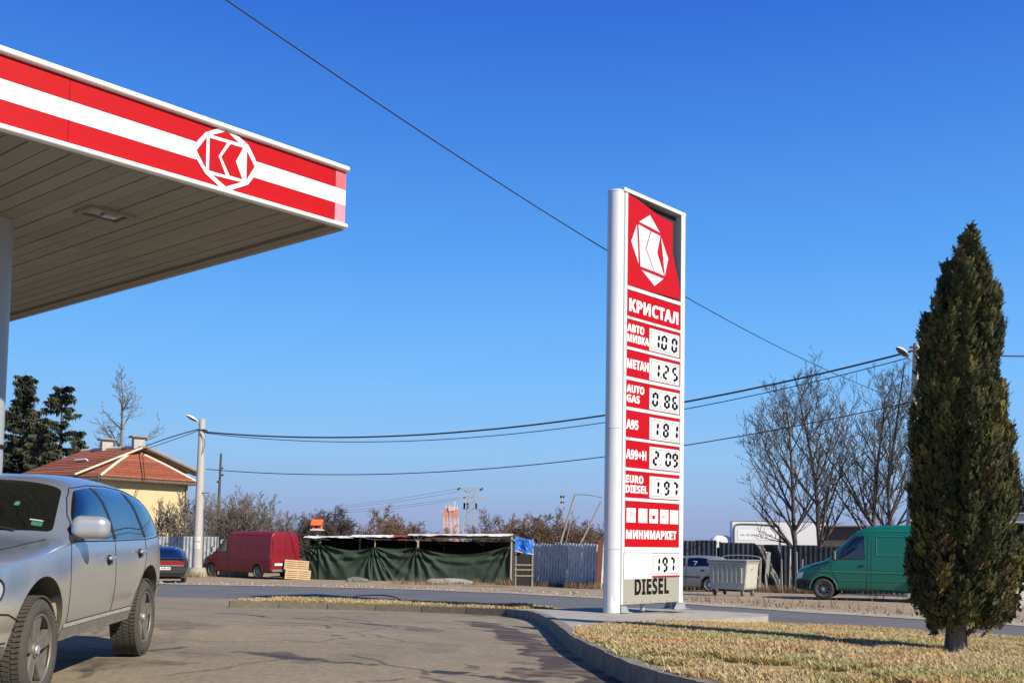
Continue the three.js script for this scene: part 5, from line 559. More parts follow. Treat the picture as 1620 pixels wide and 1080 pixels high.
{ // conical evergreen on the grass island
  const base = ground(1513, 1033, 0.15); base.y = terrain(base.x, -base.z) + grassLift(base.x, -base.z) - 0.01; const d0 = -base.z, k = d0 / 1600, r = rng(381);
  const t = thing('conical_evergreen', 'tall dense conical evergreen with short stout trunk on the dry grass', 'tree', base);
  const prof = curve([[350, 2], [372, 9], [400, 20], [450, 44], [500, 58], [560, 69], [620, 75], [700, 81], [800, 85], [880, 87], [930, 87], [965, 80], [985, 60], [1000, 25]].map(([a, b]) => [a, b])), yTop = 350, h = (1033 - yTop) * k;
  const off = (y) => (1525 - 1513) * k + lerp(18, 0, smooth(350, 620, y)) * k * 0.0 + (1540 - 1522) * k * smooth(640, 360, y);   // the crown leans a little
  const R = (y, a) => { const Y = (1033 - y) * k; const f = 0.97 + 0.06 * Math.sin(a * 3 + Y * 0.9 + 1.2) + 0.06 * (vnoise(a * 2.2 + 20, Y * 2.4, 382) - 0.5); return Math.max(0.02, prof(y) - lerp(18, 14, smooth(600, 850, y))) * k * f; };
  const plumes = []; for (let i = 0; i < 420; i++) { let y; do { y = 385 + r() * 583; } while (r() > 0.3 + prof(y) / 110); const a = r() * 6.283, rr = R(y, a) * (0.72 + 0.26 * r()), L = (0.28 + 0.5 * r()) * (y < 450 ? 0.6 : y > 900 ? 0.7 : 1), w = 0.055 + 0.085 * r() * Math.min(1, prof(y) / 50); plumes.push({ c: V(off(y) + Math.cos(a) * rr, (1033 - y) * k, Math.sin(a) * rr), a, L, w, y, tone: r(), tilt: 0.10 + 0.22 * r() }); }
  plumes.push({ c: V(off(356), (1033 - 396) * k, 0), a: 0, L: 0.6, w: 0.035, y: 386, tone: 0.5, tilt: 0 }, { c: V(off(400) - 0.14, (1033 - 440) * k, 0.05), a: 3, L: 0.5, w: 0.05, y: 440, tone: 0.6, tilt: 0 });
  // leaf sprays: flat upright fans
  const fan = (s) => { const q = rng(s), pos = []; const leaf = (x, y, z, dx, dy, dz, l, w) => { const e = [x + dx * l, y + dy * l, z + dz * l], mx = x + dx * l * 0.5, my = y + dy * l * 0.5, mz = z + dz * l * 0.5; pos.push(x, y, z, mx + w * dy, my - w * dx, mz, ...e, x, y, z, ...e, mx - w * dy, my + w * dx, mz); }; leaf(0, 0, 0, 0, 1, 0, 0.11, 0.010); for (let i = 1; i < 6; i++) { const y = i * 0.017, l = 0.058 - 0.006 * i; for (const sg of [1, -1]) { const dz = (q() - 0.5) * 0.7, n = Math.hypot(0.75, 0.75, dz); leaf(0, y, 0, sg * 0.75 / n, (0.6 + 0.3 * q()) / n, dz / n, l * (0.7 + 0.5 * q()), 0.009); } } return fromTris(pos); };
  const N = 96000, mat = new THREE.MeshPhysicalMaterial({ color: 0xffffff, roughness: 0.9, side: THREE.DoubleSide, transmission: 0 }), m4 = new THREE.Matrix4(), q = new THREE.Quaternion(), e = new THREE.Euler(), col = new THREE.Color();
  const crown = new THREE.Group(); crown.name = 'crown'; t.add(crown);
  for (let v = 0; v < 3; v++) { const im = new THREE.InstancedMesh(fan(390 + v), mat, Math.floor(N / 3)); im.name = 'leaf_sprays'; im.userData = { kind: 'stuff' }; im.castShadow = im.receiveShadow = true;
    for (let i = 0; i < im.count; i++) {
      let p, yaw, tilt, g, low = false;
      if (i % 9 === 0) { let y; do { y = 385 + r() * 555; } while (r() > 0.12 + prof(y) / 90); const a = r() * 6.283, rr = R(y, a) * 0.8 * Math.sqrt(r()); p = V(off(y) + Math.cos(a) * rr, (1033 - y) * k, Math.sin(a) * rr); yaw = r() * 6.283; tilt = 0.3; g = 0.2; }
      else { const q0 = plumes[Math.floor(r() * plumes.length)], t = r(), w = q0.w * Math.pow(Math.sin(Math.PI * (0.12 + 0.83 * t)), 0.7) * (0.75 + 0.3 * r()), b = r() * 6.283; p = q0.c.clone().add(V(Math.cos(b) * w + Math.cos(q0.a) * (t - 0.5) * q0.L * q0.tilt, (t - 0.5) * q0.L, Math.sin(b) * w + Math.sin(q0.a) * (t - 0.5) * q0.L * q0.tilt)); yaw = -b + Math.PI / 2 + (r() - 0.5) * 1.4; tilt = 0.25 + 0.5 * r(); g = q0.tone; low = q0.y > 890; }
      e.set((r() - 0.5) * 0.6, yaw, (r() - 0.5) * 0.8 + (low && r() < 0.35 ? 2.3 : 0)); q.setFromEuler(e); q.premultiply(new THREE.Quaternion().setFromAxisAngle(V(Math.cos(yaw), 0, -Math.sin(yaw)), tilt)); const s = 0.42 + 0.5 * r(); m4.compose(p, q, V(s, s * 1.2, s)); im.setMatrixAt(i, m4);
      const br = 0.65 + 0.7 * r(); let c = [0.050, 0.058, 0.019]; c = c.map((x, j) => lerp(x, [0.20, 0.178, 0.042][j], smooth(0.35, 1, g) * 0.8)); if (r() < 0.05 || g > 0.955) c = [0.12, 0.075, 0.032]; col.setRGB(c[0] * br, c[1] * br, c[2] * br); im.setColorAt(i, col); }
    crown.add(im); }
  const inner = []; for (let i = 0; i < 9; i++) inner.push(1);
  const trunk = segGeo([[V(0, -0.08, 0), V(0.0, 0.10, 0), 0.145, 0.115], [V(0, 0.10, 0), V(0.01, 0.45, 0), 0.115, 0.10], [V(0.01, 0.45, 0), V(0.05, h * 0.55, 0), 0.11, 0.07], [V(0.05, h * 0.55, 0), V(off(360), h * 0.98, 0), 0.07, 0.01]], 14); { const p = trunk.attributes.position; for (let i = 0; i < p.count; i++) { const y = p.getY(i), a = Math.atan2(p.getZ(i), p.getX(i)), f = 1 + 0.10 * Math.sin(a * 4 + y * 3) ; p.setX(i, p.getX(i) * f); p.setZ(i, p.getZ(i) * f); } const uvs = trunk.attributes.uv; for (let i = 0; i < p.count; i++) uvs.setXY(i, Math.atan2(p.getZ(i), p.getX(i)) * 0.13, p.getY(i) * 0.35); trunk.computeVertexNormals(); }
  part('trunk', trunk, mottled([0.22, 0.18, 0.14], 0.65, { size: 0.22, p: 5, seed: 395, n: 256, grain: 0.35, rough: 1, bump: 0.02 }), t);
  const li = []; for (let i = 0; i < 26; i++) { const a = r() * 6.283, y = 0.32 + r() * 1.2, l = 0.2 + r() * 0.22, o = V(Math.cos(a) * 0.08, y, Math.sin(a) * 0.08), m = o.clone().add(V(Math.cos(a) * l * 0.6, 0.12 + r() * 0.12, Math.sin(a) * l * 0.6)), b = m.clone().add(V(Math.cos(a) * l * 0.4, 0.25 + r() * 0.2, Math.sin(a) * l * 0.4)); li.push([o, m, 0.028, 0.018], [m, b, 0.018, 0.008]); }
  { const o = V(0.1, 0.22, 0.05), m = V(0.24, 0.40, 0.1), n2 = V(0.34, 0.58, 0.12), n3 = V(0.42, 0.74, 0.14), n4 = V(0.38, 0.86, 0.1); li.push([o, m, 0.03, 0.024], [m, n2, 0.024, 0.016], [n2, n3, 0.016, 0.01], [n2, n4, 0.014, 0.008]); }
  part('limbs', segGeo(li, 6), M.bark, t);
}

// ------------------------------------------------------------------ tiled house
{
  const AP = V((222 - 810) / 1600 * 60, 0, -60), E1 = V(0.6, 0, -0.8), E2 = V(-0.8, 0, -0.6), gy = -0.5;
  const h = thing('house', 'cream rendered house with weathered red tile roof and two chimneys', 'house', V(AP.x, gy, AP.z));
  const Q = (w, t, y) => V(E1.x * w + E2.x * t, y, E1.z * w + E2.z * t);        // w across the gable, t back along the ridge
  const wall = mottled([0.60, 0.48, 0.27], 0.1, { size: 3, seed: 401, grain: 0.06 }), grey = mottled([0.28, 0.26, 0.23], 0.2, { size: 1, seed: 402 }), mortar = mottled([0.62, 0.56, 0.46], 0.15, { size: 1, seed: 403 });
  const tile = [0, 1, 2].map((i) => mottled([[0.30, 0.085, 0.038], [0.25, 0.075, 0.04], [0.34, 0.115, 0.055]][i], 0.45, { size: 1.6, p: 8, seed: 405 + i, grain: 0.5 }));
  const ay = 6.75 - gy, ly = 4.89 - gy, ry = 5.6 - gy, aw = 4.73 - gy;
  const quad = (a, b, c, d) => { const g = fromTris([a, b, c, a, c, d].flatMap((p) => [p.x, p.y, p.z]), [0, 0, a.distanceTo(b), 0, a.distanceTo(b), b.distanceTo(c), 0, 0, a.distanceTo(b), b.distanceTo(c), 0, a.distanceTo(d)]); return g; };
  part('gable_wall', merge([quad(Q(-3.9, 0.3, -0.1), Q(3.2, 0.3, -0.1), Q(3.2, 0.3, ry - 0.1), Q(-3.9, 0.3, ly - 0.05)), fromTris([Q(-3.9, 0.3, ly - 0.06), Q(3.2, 0.3, ry - 0.1), Q(0, 0.3, ay - 0.12)].flatMap((p) => [p.x, p.y, p.z]), [0, 0, 7, 0, 3.5, 2])]), wall, h);
  part('side_wall', quad(Q(-3.9, 0.3, -0.1), Q(-3.9, 6.2, -0.1), Q(-3.9, 6.2, ly - 0.02), Q(-3.9, 0.3, ly - 0.02)), wall, h); part('side_wall', quad(Q(3.2, 0.3, -0.1), Q(3.2, 6.2, -0.1), Q(3.2, 6.2, ry), Q(3.2, 0.3, ry)), wall, h); part('rear_wall', quad(Q(-3.9, 6.2, -0.1), Q(3.2, 6.2, -0.1), Q(3.2, 6.2, ry - 0.1), Q(-3.9, 6.2, ly)), wall, h);
  // courses of tiles, each lapping the one below; top edge a-b, bottom edge d-c
  const roofPlane = (a, b, c, d, n, seed) => { const r = rng(seed), rf = new THREE.Group(); rf.name = 'roof'; h.add(rf); const nr = new THREE.Vector3().crossVectors(b.clone().sub(a), d.clone().sub(a)).normalize(); if (nr.y < 0) nr.negate(); for (let i = 0; i < n; i++) { const t0 = i / n, t1 = (i + 1.15) / n, p = (t, o) => [a.clone().lerp(d, Math.min(1, t)).addScaledVector(nr, o), b.clone().lerp(c, Math.min(1, t)).addScaledVector(nr, o)]; const [u, v] = p(t0, 0.01), [x, w] = p(t1, 0.05), [x2, w2] = p(t1, 0.0), du = r() * 5; const g = merge([quad(u, v, w, x), quad(x, w, w2, x2)]); const uvs = g.attributes.uv; for (let k = 0; k < uvs.count; k++) uvs.setXY(k, uvs.getX(k) + du, uvs.getY(k) + du * 1.7); part('tile_course', g, tile[Math.floor(r() * 3)], rf); } return rf; };
  roofPlane(Q(0, -0.4, ay), Q(0, 6.6, ay), Q(-4.4, 6.6, ly - 0.08), Q(-4.4, -0.4, ly - 0.08), 14, 411); roofPlane(Q(0, 6.6, ay), Q(0, -0.4, ay), Q(3.9, -0.4, ry - 0.15), Q(3.9, 6.6, ry - 0.15), 12, 412);
  part('verge', merge([bar(Q(0, -0.4, ay + 0.03), Q(-4.4, -0.4, ly - 0.05), 0.12, 0.1)]), mortar, h); part('verge', bar(Q(0, -0.4, ay + 0.0), Q(3.95, -0.4, ry - 0.15), 0.3, 0.12), grey, h); part('eave_soffit', quad(Q(0, -0.38, ay - 0.16), Q(0, 0.3, ay - 0.16), Q(3.9, 0.3, ry - 0.32), Q(3.9, -0.38, ry - 0.32)), grey, h);
  part('ridge', tubeOf([Q(0, -0.4, ay + 0.03), Q(0, 2, ay + 0.02), Q(0, 4, ay + 0.05), Q(0, 6.6, ay + 0.03)], 0.11, 6), mortar, h);
  // hipped annex before the gable
  const FL = Q(-4.2, -2.6, aw), FR = Q(2.05, -2.6, aw), BL = Q(-4.2, 0.25, aw + 0.0), BR = Q(2.05, 0.25, aw), P = Q(-0.5, 0.2, 6.45 - gy), P2 = Q(-0.1, 0.2, 6.45 - gy);
  roofPlane(P, P2, FR, FL, 11, 413); roofPlane(P2, P2.clone(), BR, FR, 8, 414); roofPlane(P, P.clone(), FL, BL, 8, 415);
  part('hip_ridge', tubeOf([FL, FL.clone().lerp(P, 0.5).add(V(0, 0.05, 0)), P], 0.09, 6), mortar, h); part('hip_ridge', tubeOf([FR, FR.clone().lerp(P2, 0.5).add(V(0, 0.05, 0)), P2], 0.09, 6), mortar, h);
  part('annex_wall', merge([quad(Q(-3.75, -2.15, -0.1), Q(1.65, -2.15, -0.1), Q(1.65, -2.15, aw - 0.02), Q(-3.75, -2.15, aw - 0.02)), quad(Q(-3.75, 0.2, -0.1), Q(-3.75, -2.15, -0.1), Q(-3.75, -2.15, aw - 0.02), Q(-3.75, 0.2, aw - 0.02)), quad(Q(1.65, -2.15, -0.1), Q(1.65, 0.2, -0.1), Q(1.65, 0.2, aw - 0.02), Q(1.65, -2.15, aw - 0.02))]), wall, h);
  part('eave_board', merge([bar(FL.clone().add(V(0, -0.1, 0)), FR.clone().add(V(0, -0.1, 0)), 0.3, 0.06), bar(FL.clone().add(V(0, -0.1, 0)), BL.clone().add(V(0, -0.1, 0)), 0.3, 0.06)]), mottled([0.12, 0.09, 0.065], 0.3, { size: 1, seed: 404 }), h); part('eave_soffit', quad(FL.clone().add(V(0, -0.22, 0)), FR.clone().add(V(0, -0.22, 0)), BR.clone().add(V(0, -0.22, 0)), BL.clone().add(V(0, -0.22, 0))), grey, h); part('downpipe', rod(Q(1.6, -2.25, -0.1), Q(1.6, -2.25, aw - 0.1), 0.06), grey, h);
  for (const [t, w, hh] of [[4.0, 0.1, 0.5], [0.6, 0.1, 0.5]]) { const c = part('chimney', bx(0.62, hh + 0.5, 0.62), mottled([0.42, 0.40, 0.36], 0.25, { size: 1, seed: 417 }), h); c.position.copy(Q(w, t, ay + hh / 2 - 0.15)); c.rotation.y = 0.6; part('chimney_cap', bx(0.95, 0.09, 0.95, 0, hh / 2 + 0.3, 0), grey, c); }
  part('skylight', bar(Q(-2.2, 2.2, 5.92 - gy), Q(-2.25, 3.4, 5.9 - gy), 0.06, 0.18), M.white, h);
}

// ------------------------------------------------------------------ ribbed sheet-metal fences
const ribGeo = (w, hgt, seed, pitch = 0.2) => { const r = rng(seed), pts = []; let x = 0; while (x < w - 0.01) { const e = Math.min(w, x + pitch); pts.push([x, 0], [x + (e - x) * 0.62, 0], [x + (e - x) * 0.7, 0.045], [x + (e - x) * 0.92, 0.045]); x = e; } pts.push([w, 0]); const pos = [], uv = []; const rows = 5; const bend = (px, t, z) => z + 0.05 * (vnoise(px * 1.3, t * 2, seed) - 0.5); for (let i = 0; i + 1 < pts.length; i++) for (let j = 0; j < rows; j++) { const t0 = j / rows, t1 = (j + 1) / rows, f = (k, t) => [pts[k][0], t * hgt, bend(pts[k][0], t, pts[k][1])]; const a = f(i, t0), b = f(i + 1, t0), c = f(i + 1, t1), d = f(i, t1); pos.push(...a, ...b, ...c, ...a, ...c, ...d); for (const q of [a, b, c, a, c, d]) uv.push(q[0], q[1]); } return fromTris(pos, uv); };
function metalFence(label, A, B, hgt, mats, seed, { post = M.dark, lean = 0, gap = 0 } = {}) {
  const r = rng(seed), f = thing('metal_fence', label, 'fence', A.clone()), v = B.clone().sub(A), n = Math.max(1, Math.round(v.length() / 1.05)), w = v.length() / n, geos = [0, 1, 2].map((i) => ribGeo(w - 0.02, hgt, seed + i)); f.rotation.y = Math.atan2(-v.z, v.x);
  for (let i = 0; i < n; i++) { const y = (B.y - A.y) * (i + 0.5) / n, m = part('sheet', geos[Math.floor(r() * 3)], mats[Math.floor(r() * mats.length)], f); m.position.set(i * w, y - 0.05 + (r() - 0.5) * 0.08, (r() - 0.5) * 0.03); m.rotation.z = (r() - 0.5) * 0.02 + lean; if (i % 2 === 0) part('post', bx(0.07, hgt + 0.1, 0.07, i * w, y + hgt / 2 - 0.1, -0.08), post, f); }
  part('rail', bx(v.length(), 0.05, 0.05, v.length() / 2, (B.y - A.y) / 2 + hgt * 0.93, -0.06), post, f).rotation.z = 0; part('rail', bx(v.length(), 0.05, 0.05, v.length() / 2, (B.y - A.y) / 2 + hgt * 0.2, -0.06), post, f); return f;
}
const zinc = [0, 1, 2].map((i) => mottled([[0.46, 0.48, 0.48], [0.40, 0.42, 0.42], [0.52, 0.53, 0.51]][i], 0.42, { size: 1.1, p: 6, seed: 421 + i, grain: 0.12, rough: 0.5, metal: 0.08 }));
const blueGrey = [0, 1, 2].map((i) => mottled([[0.05, 0.054, 0.064], [0.034, 0.037, 0.045], [0.075, 0.08, 0.092]][i], 0.35, { size: 1.4, p: 5, seed: 425 + i, grain: 0.15, rough: 0.6, metal: 0.1 }));
const rust = mottled([0.15, 0.055, 0.04], 0.3, { size: 0.8, seed: 428 });
{
  const a = foot(215, 53.4), b = foot(346, 52.6); metalFence('pale ribbed metal fence behind the dark hatchback', a, b, 2.05, zinc, 431, {});
  metalFence('ribbed metal fence between the concrete post and the maroon van', foot(349, 52.6), foot(395, 53.0), 2.0, [...zinc, blueGrey[2]], 432, {});
  metalFence('battered grey ribbed fence standing between the stall and the price sign', ground(831, 926), ground(943, 931), 2.0, zinc, 433, { lean: -0.05 });
  const rp = ground(946, 931.5); const t = solo('fence_post', bx(0.22, 2.05, 0.12, 0, 1.0, 0), rust, 'wide rust brown steel fence post beside the grey ribbed fence', 'post'); t.position.copy(rp); t.rotation.z = -0.05;
  metalFence('short pale fence length behind the column of the price sign', ground(950, 931.5), ground(1010, 932), 2.0, [zinc[2]], 434, { lean: -0.04 });
  const d0 = 43.8; metalFence('dark blue-grey ribbed fence behind the silver hatchback', foot(1066, d0), foot(1135, d0 - 0.6), 2.17, blueGrey, 435, {}); metalFence('dark ribbed fence behind the wheeled bin', foot(1139, d0 - 0.7), foot(1196, d0 - 1.2), 2.12, blueGrey, 436, {});
  metalFence('dark ribbed fence ending behind the bonnet of the green van', foot(1213, d0 - 1.4), foot(1500, d0 - 3.4), 2.0, blueGrey, 437, {});
  // black sheeting hung over the fence
  const A = foot(1192, 42.0), B = foot(1234, 41.7); solo('plastic_sheeting', gridMesh(40, 30, (u, v) => { const p = A.clone().lerp(B, u); const y = 1.95 * v; return [V(p.x, p.y + y, p.z + 0.10 * Math.sin(u * 9 + v * 7) + 0.14 * (fbm(u * 6, v * 8, 441) - 0.5) + 0.25 * (1 - v)), [u * 2, v * 2]]; }), new THREE.MeshPhysicalMaterial({ color: 0x0b0d12, roughness: 0.5, clearcoat: 0.1, side: THREE.DoubleSide }), 'crumpled black plastic sheeting hung on the fence next to the bin', 'sheeting');
  const plank = solo('timber_plank', bx(0.14, 1.7, 0.04, 0, 0.8, 0), M.oldWood, 'grey timber plank leaning on the fence beside the black sheeting', 'plank'); plank.position.copy(foot(1211, 41.2)); plank.rotation.set(-0.1, 0, -0.12);
  for (const [i, px] of [1238, 1249, 1262, 1269].entries()) { const s = solo('fence_stake', rod(V(0, -0.05, 0), V(0.03 * (i % 2 ? 1 : -1), 1.35 + 0.15 * (i % 3), 0), 0.03, 0.025, 6), M.oldWood, 'pale thin stake before the dark fence ending at the green van', 'stake', 'stakes before the dark fence'); s.position.copy(foot(px, 40.6 - i * 0.1)); }
}

// ------------------------------------------------------------------ market stall under a tarpaulin
{
  const A = ground(486, 915.5), B = ground(811, 923), v = B.clone().sub(A), L = v.length(), dir = v.clone().normalize();
  const s = thing('market_stall', 'long makeshift stall with sheeted roof and sagging dark green tarpaulin front', 'market stall', A.clone()); s.rotation.y = Math.atan2(-v.z, v.x);
  const Lx = (px) => { const r = ray(px, 880), p = A, n = V(dir.z, 0, -dir.x); const t = p.clone().sub(camera.position).dot(n) / r.dot(n); return camera.position.clone().addScaledVector(r, t).sub(A).dot(dir); };
  const baseY = (x) => (B.y - A.y) * x / L, yAt = (px, py) => { const x = Lx(px), p = A.clone().addScaledVector(dir, x); return H(px, py, -p.z) - A.y; };
  const D = 3.4;
  const posts = [[505, 848], [592, 850], [660, 845], [808, 848]], small = [[564, 852, 870]];
  for (const [px, py] of posts) { const x = Lx(px), y = yAt(px, py); part('post', rod(V(x, baseY(x) - 0.1, 0.03), V(x + 0.02, y, 0), px === 592 ? 0.035 : 0.065, px === 592 ? 0.03 : 0.055, 8), M.oldWood, s); }
  { const x = Lx(564); part('post', rod(V(x, baseY(x), -0.5), V(x, yAt(564, 850), -0.5), 0.05, 0.05, 8), M.oldWood, s); const xc = Lx(660), y = yAt(660, 858); part('brace', rod(V(xc, y, 0.02), V(xc - 0.24, y + 0.34, 0.02), 0.035), M.oldWood, s); part('brace', rod(V(xc, y, 0.02), V(xc + 0.24, y + 0.34, 0.02), 0.035), M.oldWood, s); }
  for (let i = 0; i <= 5; i++) { const x = L * i / 5; part('post', rod(V(x, baseY(x) - 0.1, -D), V(x, baseY(x) + 1.95, -D), 0.05, 0.05, 6), M.oldWood, s); part('rafter', bar(V(x, yAt(660, 849) - 0.06, 0.1), V(x, 1.8, -D), 0.06, 0.08), M.oldWood, s); }
  // roof sheets with ragged fronts
  const sheetM = [mottled([0.74, 0.73, 0.70], 0.18, { size: 1.2, seed: 451, rough: 0.5 }), mottled([0.30, 0.045, 0.05], 0.3, { size: 1, seed: 452 }), mottled([0.62, 0.61, 0.60], 0.2, { size: 1.2, seed: 453, rough: 0.5 })];
  for (const [p0, p1, m, lift, k] of [[481, 560, sheetM[0], 0, 1], [555, 622, sheetM[0], 0.04, 2], [617, 650, sheetM[1], 0.02, 3], [645, 738, sheetM[2], 0.07, 4], [732, 812, sheetM[0], 0.05, 5]]) { const x0 = Lx(p0), x1 = Lx(p1); part('roof_sheet', gridMesh(26, 16, (u, t) => { const x = lerp(x0, x1, u), front = yAt(lerp(p0, p1, u), lerp(847, 845.5, clamp((p0 - 480) / 300))) + lift; const hang = t < 0.08 ? -0.13 * (1 - t / 0.08) * (0.5 + fbm(x * 2.2, 3, 455 + k)) : 0; return [V(x, front + hang + 0.05 * (fbm(x * 1.7, t * 5, 456 + k) - 0.5) - 0.25 * t + 0.03 * k * 0.2, 0.22 - (D + 0.4) * t + 0.1 * (fbm(x * 3, 1, 457) - 0.5)), [x, t * 3]]; }), m, s); }
  // back and end sheets make the inside dark
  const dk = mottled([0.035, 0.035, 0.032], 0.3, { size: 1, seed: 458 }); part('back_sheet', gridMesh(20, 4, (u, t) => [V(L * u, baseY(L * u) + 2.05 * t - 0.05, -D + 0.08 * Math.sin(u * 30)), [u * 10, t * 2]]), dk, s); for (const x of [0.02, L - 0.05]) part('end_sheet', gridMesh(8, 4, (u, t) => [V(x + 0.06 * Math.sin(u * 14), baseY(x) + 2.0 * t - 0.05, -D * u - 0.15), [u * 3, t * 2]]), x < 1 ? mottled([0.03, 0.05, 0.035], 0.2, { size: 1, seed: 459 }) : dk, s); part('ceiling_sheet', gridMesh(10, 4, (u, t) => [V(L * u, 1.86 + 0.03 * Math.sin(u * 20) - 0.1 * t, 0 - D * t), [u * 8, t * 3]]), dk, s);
  part('shelf', bx(L * 0.9, 0.05, 0.9, L / 2, 0.8 + baseY(L / 2), -1.4), M.oldWood, s); for (let i = 0; i < 7; i++) { const x = L * (0.12 + 0.12 * i); part('shelf_leg', bx(0.05, 0.85, 0.05, x, 0.4 + baseY(x), -1.1), M.oldWood, s); }
  // swags of the tarpaulin: each hangs between two fixings; folds run out from both of them
  const green = mottled([0.024, 0.042, 0.026], 0.22, { size: 1.4, p: 6, seed: 461, grain: 0.12, rough: 0.78 }); green.side = THREE.DoubleSide;
  const swag = (p0, y0, p1, y1, sag, seed, strength = 1) => { const x0 = Lx(p0), x1 = Lx(p1), ya = yAt(p0, y0), yb = yAt(p1, y1), w = x1 - x0; part('tarpaulin', gridMesh(110, 60, (u, t) => { const x = x0 + w * u, top = lerp(ya, yb, u) - sag * 4 * u * (1 - u), bot = baseY(x) - 0.04 + 0.05 * fbm(x * 3, 1, seed); const y = lerp(bot, top, t); const dA = Math.hypot(u * w, (ya - y) * 0.9 + 0.03), dB = Math.hypot((1 - u) * w, (yb - y) * 0.9 + 0.03), aA = Math.atan2(ya - y + 0.02, u * w + 0.02), aB = Math.atan2(yb - y + 0.02, (1 - u) * w + 0.02); const wob = (fbm(x * 0.9, y * 0.9, seed, 3) - 0.5) * 4; const f = Math.pow(0.5 + 0.5 * Math.sin(aA * 17 + wob + seed), 1.6) * Math.exp(-dA * 0.75) * 0.27 + Math.pow(0.5 + 0.5 * Math.sin(aB * 17 + wob * 1.1 + seed * 2), 1.6) * Math.exp(-dB * 0.75) * 0.27; const hang = 0.05 * Math.sin((y + sag * 4 * u * (1 - u) * 0.8) * 15 + wob * 0.7) * Math.exp(-Math.pow((top - y - 0.25) / 0.35, 2)); return [V(x, y, 0.09 + strength * (f + hang * 1.1) + 0.10 * (1 - t) * (0.6 + 0.8 * fbm(x * 2, 7, seed))), [x, y]]; }), green, s); };
  swag(485, 864, 506, 857, 0.02, 471, 0.6); swag(506, 857, 593, 865, 0.28, 472); swag(592, 865, 661, 866, 0.06, 473, 0.9); swag(660, 865, 807, 862, 0.42, 474, 1.0);
  // a fold gathered at the middle fixing
  { const x = Lx(593), yb = yAt(593, 866); part('tarpaulin_fold', gridMesh(30, 24, (u, t) => { const sp = lerp(0.06, 0.75, Math.pow(1 - t, 0.8)), xx = x + (u - 0.45) * 2 * sp + 0.45 * Math.pow(1 - t, 2); return [V(xx, baseY(xx) + lerp(-0.03, yb - baseY(xx), t), 0.20 + 0.07 * Math.sin(u * 22) * (0.4 + 0.6 * (1 - t)) + 0.1 * (1 - t)), [u, t]]; }), green, s); }
}
{ // pale and dark rags, rubbish along the stall's foot
  const r = rng(481), grey = mottled([0.28, 0.28, 0.27], 0.3, { size: 0.5, seed: 482 }); for (const [px, py, w, lab, m] of [[713, 922, 0.9, 'crumpled grey sheet lying at the foot of the green tarpaulin', grey], [688, 923, 0.45, 'small grey rag beside the crumpled sheet at the stall', grey], [565, 920.5, 0.5, 'dull rag at the foot of the tarpaulin between pallets and middle post', mottled([0.16, 0.16, 0.13], 0.3, { size: 0.5, seed: 483 })]]) { const g = new THREE.IcosahedronGeometry(1, 3), p = g.attributes.position; for (let i = 0; i < p.count; i++) { const x = p.getX(i), y = p.getY(i), z = p.getZ(i), f = 0.7 + 0.7 * fbm(x * 2.2 + px, z * 2.2 + y, 484, 3); p.setXYZ(i, x * f * w, Math.max(-0.02, y * f * 0.16 + 0.06), z * f * 0.3); } g.computeVertexNormals(); const o = solo('rag', g, m, lab, 'rag'); o.position.copy(ground(px, py)); }
}
// two timber pallets leaning on each other by the van's tail
{
  const mk = (label, pos, tilt, roll) => { const p = thing('timber_pallet', label, 'pallet', pos, 0, 'pallets by the maroon van'); p.rotation.set(tilt, 0.12, roll); const r = rng(491); for (let i = 0; i < 5; i++) part('deck_board', bx(1.2, 0.12, 0.022, 0, 0.06 + i * 0.17, 0.06), M.paleWood, p); for (const x of [-0.55, 0, 0.55]) { part('bearer', bx(0.1, 0.8, 0.085, x, 0.4, 0.006), M.paleWood, p); } for (const y of [0.06, 0.4, 0.74]) part('base_board', bx(1.2, 0.1, 0.022, 0, y, -0.048), M.paleWood, p); return p; };
  const g = ground(470, 917); const a = mk('pale timber pallet standing on the ground behind the maroon van', g.clone().add(V(0, 0, 0.0)), -0.42, 0.0); a.scale.set(1.02, 0.62, 1); const b = mk('pale timber pallet propped on top of another one by the maroon van', g.clone().add(V(-0.12, 0.45, -0.22)), -0.3, -0.03); b.scale.set(0.98, 0.62, 1);
}
{ // blue tarpaulin bundle and clutter beside the stall
  const A = at(814, 849, 42.5), B = at(846, 853, 42.5), blue = mottled([0.03, 0.16, 0.55], 0.2, { size: 1, seed: 501, rough: 0.5 }); blue.side = THREE.DoubleSide; const gy = terrain(A.x, 42.5);
  const t = thing('blue_tarpaulin', 'bright blue tarpaulin thrown over a rack between stall and grey fence', 'tarpaulin', V((A.x + B.x) / 2, gy, A.z)); const w = 0.40, top = A.y - gy;
  part('cover', gridMesh(24, 24, (u, v) => { const x = lerp(-w, w, u), a = v * 1.6; const drop = v > 0.4 ? (v - 0.4) * (0.85 + 0.3 * fbm(u * 5, 1, 504)) : 0; return [V(x, top - drop - 0.16 * u + 0.14 * (fbm(u * 3, v * 4, 502) - 0.5), (v < 0.4 ? -0.5 + v * 2 : 0.3) + 0.09 * Math.sin(u * 9 + v * 3) + 0.2 * (fbm(u * 5, v * 5, 505) - 0.5)), [u, v]]; }), blue, t); part('cover_hem', tubeOf([V(-w, top - 0.58, 0.34), V(0, top - 0.67, 0.33), V(w, top - 0.72, 0.36)], 0.025), mottled([0.7, 0.45, 0.45], 0.1, { seed: 503 }), t);
  for (const [x, z] of [[-w + 0.05, 0.2], [w - 0.05, 0.2], [-w + 0.05, -0.45], [w - 0.05, -0.45]]) part('rack_leg', bx(0.05, top - 0.02, 0.05, x, (top - 0.02) / 2 - 0.05, z), M.oldWood, t); for (const y of [0.75, 0.95, 0.5]) part('rack_slat', bx(2 * w, 0.05, 0.04, 0, y, 0.24), M.wood, t); part('rack_back', bx(2 * w, top - 0.15, 0.03, 0, top / 2, -0.48), M.dark, t);
}
